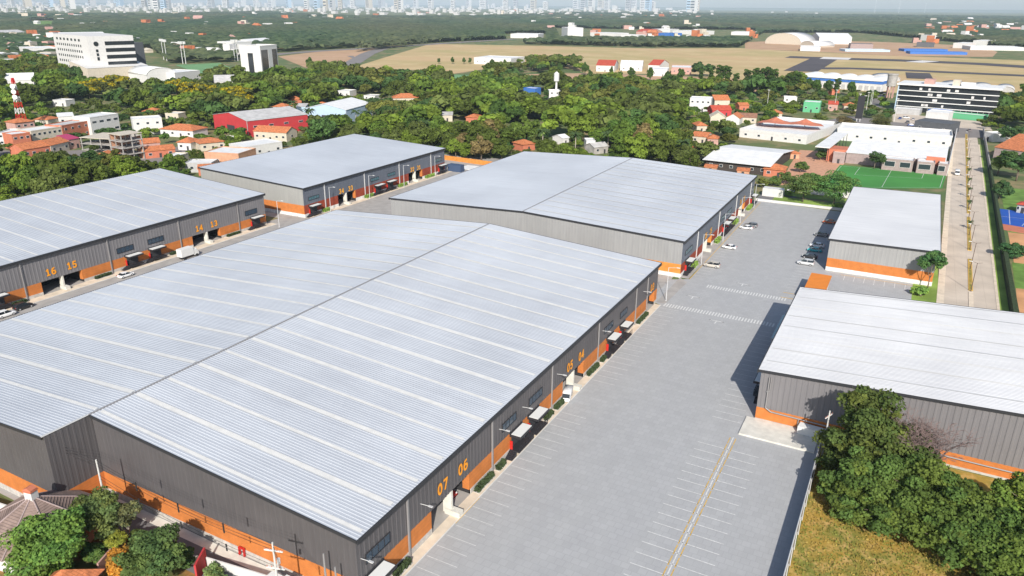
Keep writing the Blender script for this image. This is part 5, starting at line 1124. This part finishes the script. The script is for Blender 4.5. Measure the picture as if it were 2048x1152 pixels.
# tall palms
for k,(x,y,h,s,l) in enumerate(((620,250,11,1.7,'tall palm in front of the right end of the red warehouse'),(736,262,13,1.8,'tall palm with pale trunk between red and white warehouses'),(1238,236,11,1.6,'palm standing right of the white warehouse wall'),(713,250,10,1.5,'palm in front of the light blue wall of the white warehouse'),
   (790,270,11,1.6,'left palm of the pair behind the slate blue warehouse'),(815,262,11,1.6,'right palm of the pair behind the slate blue warehouse'),(905,296,9,1.6,'palm near the far end of the slate blue warehouse'),(925,312,7,1.5,'low palm at the orange wall behind the slate blue warehouse'),(975,308,7,1.5,'low palm right of the orange wall'),(588,232,11,1.6,'palm at the right back corner of the red warehouse'))):
    g=G(x,y); palm(g.x,g.y,h,l,s)
for k,(x,y,rf,l) in enumerate(((560,225,'tile orange','behind the right end of the red warehouse'),(640,222,'tile orange','left of the white warehouse ridge'),(300,235,'tile orange','behind the white block beside the leafy tree'),(345,240,'roof white','behind the orange hipped house'),(860,262,'tile orange','in the trees behind the slate blue warehouse'),(830,238,'roof white','deep in the trees right of the white warehouse'),(1010,215,'tile orange','above the grass clearing'),(1180,235,'roof white','in the wood left of the white villa'),(1300,238,'tile orange','in the wood near the white villa'),(1340,262,'roof white','in the wood left of the terracotta houses'),(1260,290,'tile orange','behind the ridge of the centre warehouse'),(1330,315,'tile orange','close behind the right part of the centre warehouse'),(1390,318,'tile orange','beside the left corner of the broad white hall'),(1550,238,'tile orange','left of the car park below the green shop'),(1580,205,'roof white','left of the green shop'),(1700,222,'tile orange','left of the black pylon'),(120,212,'roof white','in the belt right of the lattice mast'),(85,252,'tile orange','right of the small tower house'),(370,300,'tile orange','below the orange hipped house'),(455,292,'roof white','left of the red warehouse front'),(205,330,'tile orange','below the unfinished frame building'),(345,330,'roof white','on the left street'),(20,262,'tile orange','at the left edge above the terraces'))):
    B('small %s house %s'%('orange roofed' if rf!='roof white' else 'white',l),(x-13,y),(x+13,y+1),9,4,'wall cream' if k%2 else 'wall white',rf,'hip' if rf!='roof white' else 'flat',rise=2.2,win=(2,1),keep=k in(0,3,14,16,18))
# ---------------------------------------------------------------- tree belts
VEG=[(0,104),(110,140),(300,172),(420,160),(500,166),(560,164),(640,152),(760,158),(905,162),(975,182),(985,130),(1140,128),(1180,150),(1330,150),(1400,150),(1500,158),(1590,170),(1770,190),(1785,246),(1690,232),(1600,228),(1500,262),(1474,284),(1404,340),(1385,346),(1250,335),(1040,322),(960,322),(890,314),(716,292),(620,300),(404,366),(330,362),(-20,480),(-20,104)]
RES=[[(0,228),(180,222),(330,232),(420,262),(480,268),(580,262),(580,305),(500,330),(420,350),(330,345),(0,345)],[(1370,195),(1790,200),(1790,262),(1640,262),(1480,262),(1370,290)]]
CUT=[[(1005,250),(1102,254),(1098,288),(1006,282)],[(900,150),(980,150),(978,180),(905,178)],[(1005,150),(1180,146),(1560,160),(1600,176),(1500,182),(1330,180),(1010,170)],[(0,300),(60,305),(160,300),(250,320),(320,300),(400,285),(420,290),(340,320),(260,345),(190,322),(60,326),(0,318)]]
def blocked(x,y,w_,h):
    for q in FOOT:
        if inpoly(x,y,q): return True
    D=math.hypot(x,y); p=PX((x,y,0)); pt=PX((x,y,h*.9)); s=FPX/D*w_*.42
    for a,b,c,d_,dd in KEEP:
        if D<dd+2:
            if p[0]+s>a+2 and p[0]-s<c-2 and pt[1]<b+(d_-b)*.62 and p[1]>b+2: return True
    return False
KEEP.append((1016,252,1094,284,dist(G(1050,300)))); cand=[]; random.seed(5)
y=96.
while y<1300:
    st=8.3 if y<600 else 9.8
    x=-1300.
    while x<130:
        X=x+random.uniform(-3.2,3.2); Y=y+random.uniform(-3.2,3.2); x+=st
        D=math.hypot(X,Y)
        if D<180 or D>1150: continue
        px,py=PX((X,Y,0))
        if not(-25<px<2070 and 95<py<420): continue
        if not(inpoly(px,py,VEG) or inpoly(px,py,[(1922,200),(2080,190),(2080,262),(1960,262)])) or any(inpoly(px,py,c) for c in CUT): continue
        res=any(inpoly(px,py,c) for c in RES)
        if res and random.random()<.45: continue
        if not res and math.sin(X*.031+Y*.017)+math.sin(Y*.043-X*.011)>.8 and random.random()<.6: continue
        w_=random.choice((random.uniform(7,11),random.uniform(10,15),random.uniform(14,20))) if not res else random.uniform(5.5,9.5); h=w_*random.uniform(.72,1.05)
        if res: h=min(h,7)
        if blocked(X,Y,w_,h):
            w_=random.uniform(4.5,7); h=w_*.7
            if blocked(X,Y,w_,h): continue
        cand.append((D,X,Y,w_,h,px,py,res))
    y+=st
cand=[c for c in cand if not any(abs(c[5]-a_)<17 and -4<c[6]-b_-18<22 for a_,b_ in ((210,172),(232,166),(250,170),(180,180),(385,182),(410,188),(470,192),(492,196),(355,176)))]
cand.sort()
# hand placed rows of tall dark trees along the airfield edge
edge=[]
for x,y,h in((1400,168,15),(1420,170,16),(1438,176,22),(1452,172,20),(1470,178,15),(1492,176,18),(1508,178,20),(1522,180,20),(1534,182,22),(1545,178,19),(1576,186,17),(1590,184,18),(1615,188,13),(1630,190,14),(1655,190,14),(1672,190,15),(1700,192,13),(1360,165,14),(1335,168,12),(1300,162,13),(1262,160,13),(1170,150,14),(1090,138,12),(1065,142,13),(1120,146,11),(905,128,9),(878,128,8),(928,128,8),(940,128,8),(1146,126,12),(620,140,14),(650,136,10),(985,140,12),(1010,142,13),(1180,160,10),(1222,150,9),(1240,158,9)):
    g=G(x,y); edge.append((dist(g),g.x,g.y,h*.85,h,x,y,None))
landm=[((430,258,590,300),'beside the red warehouse'),((595,200,760,270),'around the white warehouse'),((0,340,320,440),'behind the left warehouse'),((320,290,470,345),'between the left and slate blue warehouses'),((0,300,320,340),'below the unfinished concrete building'),((0,225,430,300),'among the white and orange houses'),
 ((1000,240,1110,300),'around the bright grass clearing'),((470,262,720,340),'behind the slate blue warehouse'),((700,270,1000,330),'past the slate blue warehouse'),((1000,280,1400,350),'behind the centre warehouse roof'),((1360,240,1500,345),'beside the broad white school roof'),((1900,180,2080,300),'right of the glass office block'),((1360,190,1500,262),'around the red and cream houses'),((1500,190,1800,262),'around the green shop and car parks'),
 ((0,100,500,230),'in the belt below the hotel'),((480,130,1000,270),'in the dark belt below the airfield'),((1000,130,1420,290),'left of the white modern villa')]
def where(px,py):
    for (a,b,c,d_),l in landm:
        if a<=px<=c and b<=py<=d_:
            u=(px-a)/(c-a); v=(py-b)/(d_-b); return l,('far left','left','centre','right','far right')[min(4,int(u*5))]+', '+('back row','middle row','front row')[min(2,int(v*3))]
    return 'in the wood beyond the warehouses','middle'
NIND=235
toneN={0:'mid green',1:'deep green',2:'fresh green',3:'light green',4:'dark olive',5:'grey green',6:'bluish green',7:'olive'}
for c in edge:
    D,X,Y,w_,h,px,py,_=c; ref=('before the vaulted hall' if px<1040 else 'before the red roofed halls' if px<1290 else 'left of the white villa' if px<1400 else 'above the cream and red houses' if px<1500 else 'left of the blue striped hangars' if px<1560 else 'before the blue striped hangars')
    l='%s dark tree %s'%('very tall' if h>18 else 'tall' if h>13 else 'small',ref)
    tree(X,Y,w_*.8,h,TALL if h>14 else PROTO[int(px)%7],jc(1,.1),l,'trees along the airfield edge' if h>13 else 'small trees at the airfield',flat=.85 if h>14 else None)
for c in cand[:NIND]:
    D,X,Y,w_,h,px,py,res=c; i=int((math.sin(X*.05+2)*math.cos(Y*.043)+1)*3.2+random.random()*2.2)%8; size='large' if w_>12.5 else ('small' if w_<9 else 'medium')
    yel=False
    wh,sub_=where(px,py); tree(X,Y,w_,h,PROTO[random.randrange(7)],jc(i) if random.random()>.06 else (.22,.17,.07),'%s %s tree %s, %s'%(size,toneN[i],wh,sub_),'broadleaf trees '+wh)
ylw=[(210,172),(232,166),(250,170),(180,180),(385,182),(410,188),(470,192),(492,196),(355,176)]
for k,(x,y_) in enumerate(ylw):
    g=G(x,y_+18); cand=cand; tree(g.x,g.y,22,15,YPROTO,(.14,.16,.04),'yellow blossoming tree in the belt below the hotel, %s from the left'%['fourth','fifth','sixth','third','eighth','ninth','tenth','eleventh','seventh'][k],'yellow blossoming trees')
# the rest of the belt: one mass
def mass(name,items,n,size,label):
    Vs=[];Fs=[];Cs=[];k=0; pr=[crown(100+s,n,size,nl=12,flat=.5) for s in range(5)]
    for D,X,Y,w_,h,px,py,res in items:
        V,F,cc=pr[random.randrange(5)]; a=random.random()*6.28; ca,sa=math.cos(a),math.sin(a); g=np.array(jc(int((math.sin(X*.03+2)*math.cos(Y*.023)+1)*3.2+random.random()*3)%8,.25))
        ch=h*.66; P=V*np.array([w_/2,w_/2,ch/1.3]); Q=np.stack([P[:,0]*ca-P[:,1]*sa+X,P[:,0]*sa+P[:,1]*ca+Y,P[:,2]+h-ch*.62],1)
        Vs.append(Q.astype(np.float32));Fs.append(F+k);Cs.append((cc*g).astype(np.float32));k+=len(V)
    o=link(name,npmesh(name,np.concatenate(Vs),np.concatenate(Fs),np.concatenate(Cs))); tag(o,label,'wood',None,'stuff'); return o
print('candidates',len(cand))
mass('woodland',cand[NIND:],330,.20,'broad belt of trees between the warehouses and the airfield')
for k,(x,y_) in enumerate(((672,268),(850,285),(870,250),(745,232),(1085,305),(1150,318),(1215,306),(560,208),(985,270),(1300,322),(1365,330),(330,228))):
    g=G(x,y_); palm(g.x,g.y,12+k%3,('palm rising from the belt %s'%('behind the slate blue warehouse' if x<900 and y_>245 else 'behind the red and white warehouses' if x<800 else 'behind the centre warehouse' if y_>290 else 'around the grass clearing')),1.7)
# ---------------------------------------------------------------- far woods: a bumpy canopy over the plain
FW_=[[(-40,28),(300,30),(520,24),(700,34),(950,34),(1100,28),(1230,20),(1500,22),(1700,22),(2090,34),(2090,100),(1990,96),(1960,86),(1750,88),(1720,80),(1600,70),(1530,66),(1480,96),(1300,95),(1050,89),(1040,78),(900,84),(770,93),(640,100),(560,105),(480,112),(470,125),(330,128),(300,100),(120,100),(-40,118)],
   [(-40,118),(120,108),(120,150),(60,142),(-40,130)],[(740,94),(860,89),(840,91),(700,106)]]
FC=[[(60,41),(108,41),(104,56),(68,56)],[(1230,58),(1510,60),(1510,80),(1120,80),(1110,56)],[(1010,68),(1090,68),(1090,84),(1015,84)],[(1530,66),(1720,66),(1985,92),(1985,118),(1530,100)]]
def farwoods():
    th=np.radians(np.linspace(-66,10,1500)); r=[900.]
    while r[-1]<9000: r.append(r[-1]*1.0028+.9)
    r=np.array(r); TH,RR=np.meshgrid(th,r); X=np.sin(TH)*RR; Y=np.cos(TH)*RR
    def hsh(i,j,k): 
        a=np.sin(i*127.1+j*311.7+k*74.7)*43758.5453; return a-np.floor(a)
    def bumps(cell,hmax):
        H=np.zeros_like(X); T=np.zeros_like(X); ci=np.floor(X/cell); cj=np.floor(Y/cell)
        for di in(-1,0,1):
            for dj in(-1,0,1):
                i=ci+di; j=cj+dj; cx=(i+hsh(i,j,1))*cell; cy_=(j+hsh(i,j,2))*cell; rad=cell*(.55+.35*hsh(i,j,3)); hh=hmax*(.55+.45*hsh(i,j,4))
                d2=((X-cx)**2+(Y-cy_)**2)/rad**2; v=hh*(.35+.65*np.sqrt(np.clip(1-d2,0,1)))*(d2<1); u=v>H; H=np.where(u,v,H); T=np.where(u,hsh(i,j,5),T)
        return H,T
    H1,T1=bumps(13.,11.); H2,T2=bumps(40.,14.); f=np.clip((RR-1500)/2500,0,1); H=H1*(1-f)+H2*f; T=T1*(1-f)+T2*f
    big=np.sin(X*.004+1)*np.cos(Y*.0031)+.6*np.sin(X*.011+Y*.009)
    P=np.stack([X,Y,H+.3],-1)
    # mask
    v=np.stack([X,Y,-HC*np.ones_like(X)],-1); F_=v@np.array(FW); pxx=1024+FPX*(v@np.array(RT))/F_; pyy=576-FPX*(v@np.array(UP))/F_
    def inp(P_):
        c=np.zeros(X.shape,bool); j=len(P_)-1
        for i in range(len(P_)):
            xi,yi=P_[i]; xj,yj=P_[j]; cond=((yi>pyy)!=(yj>pyy))&(pxx<(xj-xi)*(pyy-yi)/((yj-yi) or 1e-9)+xi); c^=cond; j=i
        return c
    ok=np.zeros(X.shape,bool)
    for p in FW_: ok|=inp(p)
    for p in FC: ok&=~inp(p)
    ok&=(H>.5)
    qk=ok[:-1,:-1]&ok[1:,:-1]&ok[:-1,1:]&ok[1:,1:]
    nr,nc=X.shape; idx=np.arange(nr*nc).reshape(nr,nc); F=np.stack([idx[:-1,:-1],idx[:-1,1:],idx[1:,1:],idx[1:,:-1]],-1)[qk]
    used=np.unique(F); rem=np.full(nr*nc,-1); rem[used]=np.arange(len(used)); F=rem[F]; P=P.reshape(-1,3)[used]
    g=np.array([.065,.12,.05]); g2=np.array([.125,.14,.065]); mixf=np.clip(.5+.35*big+.5*(T-.5),0,1)[...,None]; col=((g*(1-mixf)+g2*mixf)*(.65+.7*T[...,None])).reshape(-1,3)[used]
    o=link('far_woods',npmesh('far_woods',P,F[:,::-1],col)); tag(o,'woods stretching over the plain to the city','wood',None,'stuff'); print('far faces',len(F))
farwoods()
# ---------------------------------------------------------------- far houses and the skyline
def hproto(kind):
    m=MB()
    if kind==0: m.box(0,1,0,.8,0,.45)
    if kind==1: m.box(0,1,0,.7,0,.35); m.yprism([(-.05,.35),(.35,.6),(.75,.35)],-.05,1.05)
    if kind==2: m.box(0,.6,0,.8,0,.7); m.box(.6,1,.1,.7,0,.4)
    return m
hp={}
for k in range(3):
    for c in('wall white','wall cream','wall pink','tile orange'): hp[(k,c)]=hproto(k).mesh('far_house',c)
random.seed(8)
ZN=['at the far left edge below the hotel','left of the hotel','above the far football ground','in the far left woods','above the long forest left of the airfield','in the dense city belt on the left','in the city belt above the airfield road','at the upper left corner','below the skyline right of the centre','among the woods above the white cube building','near the horizon at right','in the upper right village','behind the sports stands','in the woods beyond the dry field','above the football ground woods','around the white sheds beyond the airfield']
farmass=MB(); nfar=0; FGX=[]
zones=[((0,118),(70,140),18,13),((0,62),(120,120),36,14),((275,70),(490,112),30,14),((0,30),(330,52),26,20),((330,30),(700,45),16,22),((230,8),(1100,24),110,34),((560,18),(1080,32),60,28),((0,4),(240,22),60,34),((1090,26),(1420,40),22,24),((1240,50),(1420,62),12,18),((1500,18),(1700,30),6,22),((1850,40),(2046,72),60,20),((1810,70),(1960,88),16,16),((1060,40),(1530,66),8,18),((380,48),(640,58),10,18),((1180,66),(1500,80),16,16)]
FGX=[(zi,z) for zi,z in enumerate(zones)]; FGX.sort(key=lambda q:-q[1][1][1])
for zi,((x0,y0_),(x1,y1_),n,s) in FGX:
    for k in range(n):
        px=random.uniform(x0,x1); py=random.uniform(y0_,y1_); hz=2.5+px*15.5/2048
        if py<hz+6: py=hz+6+random.random()*4
        g=G(px,py); c=random.choice(('wall white','wall white','wall cream','wall pink','tile orange')); kd=random.randrange(3)
        q=s*random.uniform(.7,1.6); nfar+=1
        if nfar>285: farmass.box(g.x,g.x+q,g.y,g.y+q*.8,0,q*random.uniform(.35,.7)); continue
        o=link('far_house',hp[(kd,c)],None,(g.x,g.y,0),random.uniform(-.6,.6)); o.scale=(q,q,q*random.uniform(.8,1.2))
        nm={'wall white':'white','wall cream':'cream','wall pink':'pinkish','tile orange':'orange'}[c]
        ux=('left','middle','right')[min(2,int((px-x0)/(x1-x0)*3))]; shp=('flat','gabled','stepped')[kd]; sz='small' if q<s*1.1 else 'larger'
        tag(o,'%s %s %s house %s, %s part'%(sz,nm,shp,ZN[zi],ux),'house','far houses '+ZN[zi])
for k in range(520):
    px=random.uniform(-10,1450)*random.uniform(.9,1.); hz=2.5+px*15.5/2048; py=hz+6+random.random()**1.5*17; g=G(px,py); D=dist(g); q=random.uniform(3,9)*D/1500; farmass.box(g.x,g.x+q,g.y,g.y+q*.6,0,random.choice((1.6,2.2,3,4,7))*random.uniform(.6,1.2)*D/1500)
tag(link("city_blocks",farmass.mesh('city_blocks','roof grey')),'pale city blocks crowded under the skyline','city',None,'stuff')
TW=[(100,14,22),(122,14,24),(140,16,18),(180,14,20),(235,12,16),(288,18,22),(300,18,26),(312,18,30),(326,18,26),(335,18,20),(20,14,14),(50,14,14),(540,14,20),(575,14,18),(612,16,26),(632,18,34),(650,20,40),(663,18,30),(680,18,20),(705,16,26),(735,16,16),(760,15,18),(792,18,30),(800,18,26),(830,16,20),(860,17,24),(905,15,22),(935,15,18),(965,16,22),(1010,15,18),(1030,15,22),(1065,16,22),(1090,15,14),(1150,16,26),(1165,16,26),(1180,16,22),(1200,17,26),(1212,17,18),(1255,18,22),(1266,18,20),(1284,20,22),(1294,20,24),(1303,22,16),(1376,22,34),(1384,22,36),(1391,22,34),(420,14,18),(450,14,16),(480,13,14),(510,13,14)]
for k,(x,yb,hp_) in enumerate(TW):
    hz=2.5+x*15.5/2048; yb=max(yb,hz+7)+ (k%3); g=G(x,yb); D=dist(g); h=hp_*D/1500; w_=random.uniform(7,12)*D/1500
    wc=random.choice(('wall white','wall white','wall cream','wall grey','wall sky blue')); pl=[l for b_,l in ((60,'at the upper left corner'),(130,'left of the hotel'),(200,'above the hotel facade'),(270,'above the striped hotel wing'),(330,'above the dark drum block'),(430,'above the far football ground'),(500,'left of the dark glass tower'),(560,'above the dark glass tower'),(620,'left of the pink bare field'),(660,'above the pink bare field'),(710,'above the airfield road fork'),(790,'right of the airfield road fork'),(850,'left of the dry field hall'),(920,'above the green far pitch'),(990,'above the vaulted white hall'),(1080,'left of the white cube building'),(1140,'above the white cube building'),(1190,'above the pink and white block'),(1240,'above the red roofed far halls'),(1280,'above the blue roofed far hall'),(1340,'left of the lone tower trio'),(1380,'in the lone trio, left one'),(1388,'in the lone trio, middle one'),(1400,'in the lone trio, right one')) if x<b_][0]
    t=thing('tower_block','%s %s tower block on the skyline %s'%('slim' if w_*1500/D<8.6 else ('broad' if w_*1500/D>10.4 else 'medium'),('tall' if hp_>23 else 'low')+wc.replace('wall',''),pl),'tower block',tuple(g),random.uniform(-.4,.4),'tower blocks on the skyline')
    part('wall',MB().box(-w_/2,w_/2,0,w_*.8,0,h).box(-w_*.2,w_*.2,w_*.2,w_*.5,h,h*1.06),wc,t)
    m=MB()
    for j in range(7): m.box(-w_*.4,w_*.4,-h*.01,-.05,h*(.06+j*.135),h*(.06+j*.135)+h*.06)
    part('window_band',m,'pane',t)
for k,(x,yb,hp_) in enumerate(((1749,18,22),(1797,18,22),(1849,22,12))):
    g=G(x,26.); D=dist(g); h=hp_*D/1500*1.3; t=thing('radio_mast','thin pale mast on the horizon at right, %s of three'%('left','middle','right')[k],'mast',tuple(g)); part('mast',MB().tube((0,0,0),(0,0,h),2.2*(1-.4*(k==2)),1.0,6),'roof white',t)

# ---------------------------------------------------------------- things that still share a label are told apart by their order in the row
byl={}
bpy.context.view_layer.update()
for o in C.objects:
    if o.parent is None and o.get('label') and o.type in('EMPTY','MESH') and not o.get('kind'): byl.setdefault(o['label'],[]).append(o)
for l,os_ in byl.items():
    if len(os_)<2 or len(l.split())>14: continue
    os_.sort(key=lambda o:PX(o.location)[0]); n=len(os_)
    for i,o in enumerate(os_):
        w_='left one' if i==0 else 'right one' if i==n-1 else 'middle one' if n==3 else ('second','third','fourth','fifth','sixth','seventh')[min(5,i-1)]+' from left'
        o['label']=l+', '+w_
HAZE=4.4e-5
# ---------------------------------------------------------------- haze
hz=MB().box(-22000,22000,-3000,22000,-1,420); hm=bpy.data.materials.new('haze'); hm.use_nodes=True; n=hm.node_tree.nodes
n.remove(n['Principled BSDF']); pv=n.new('ShaderNodeVolumePrincipled'); pv.inputs['Color'].default_value=(.66,.82,1,1); pv.inputs['Density'].default_value=HAZE; pv.inputs['Anisotropy'].default_value=-.15
hm.node_tree.links.new(pv.outputs[0],n['Material Output'].inputs['Volume'])
o=link('haze',hz.mesh('haze',hm)); tag(o,'thin pale air over the plain','haze',None,'stuff')
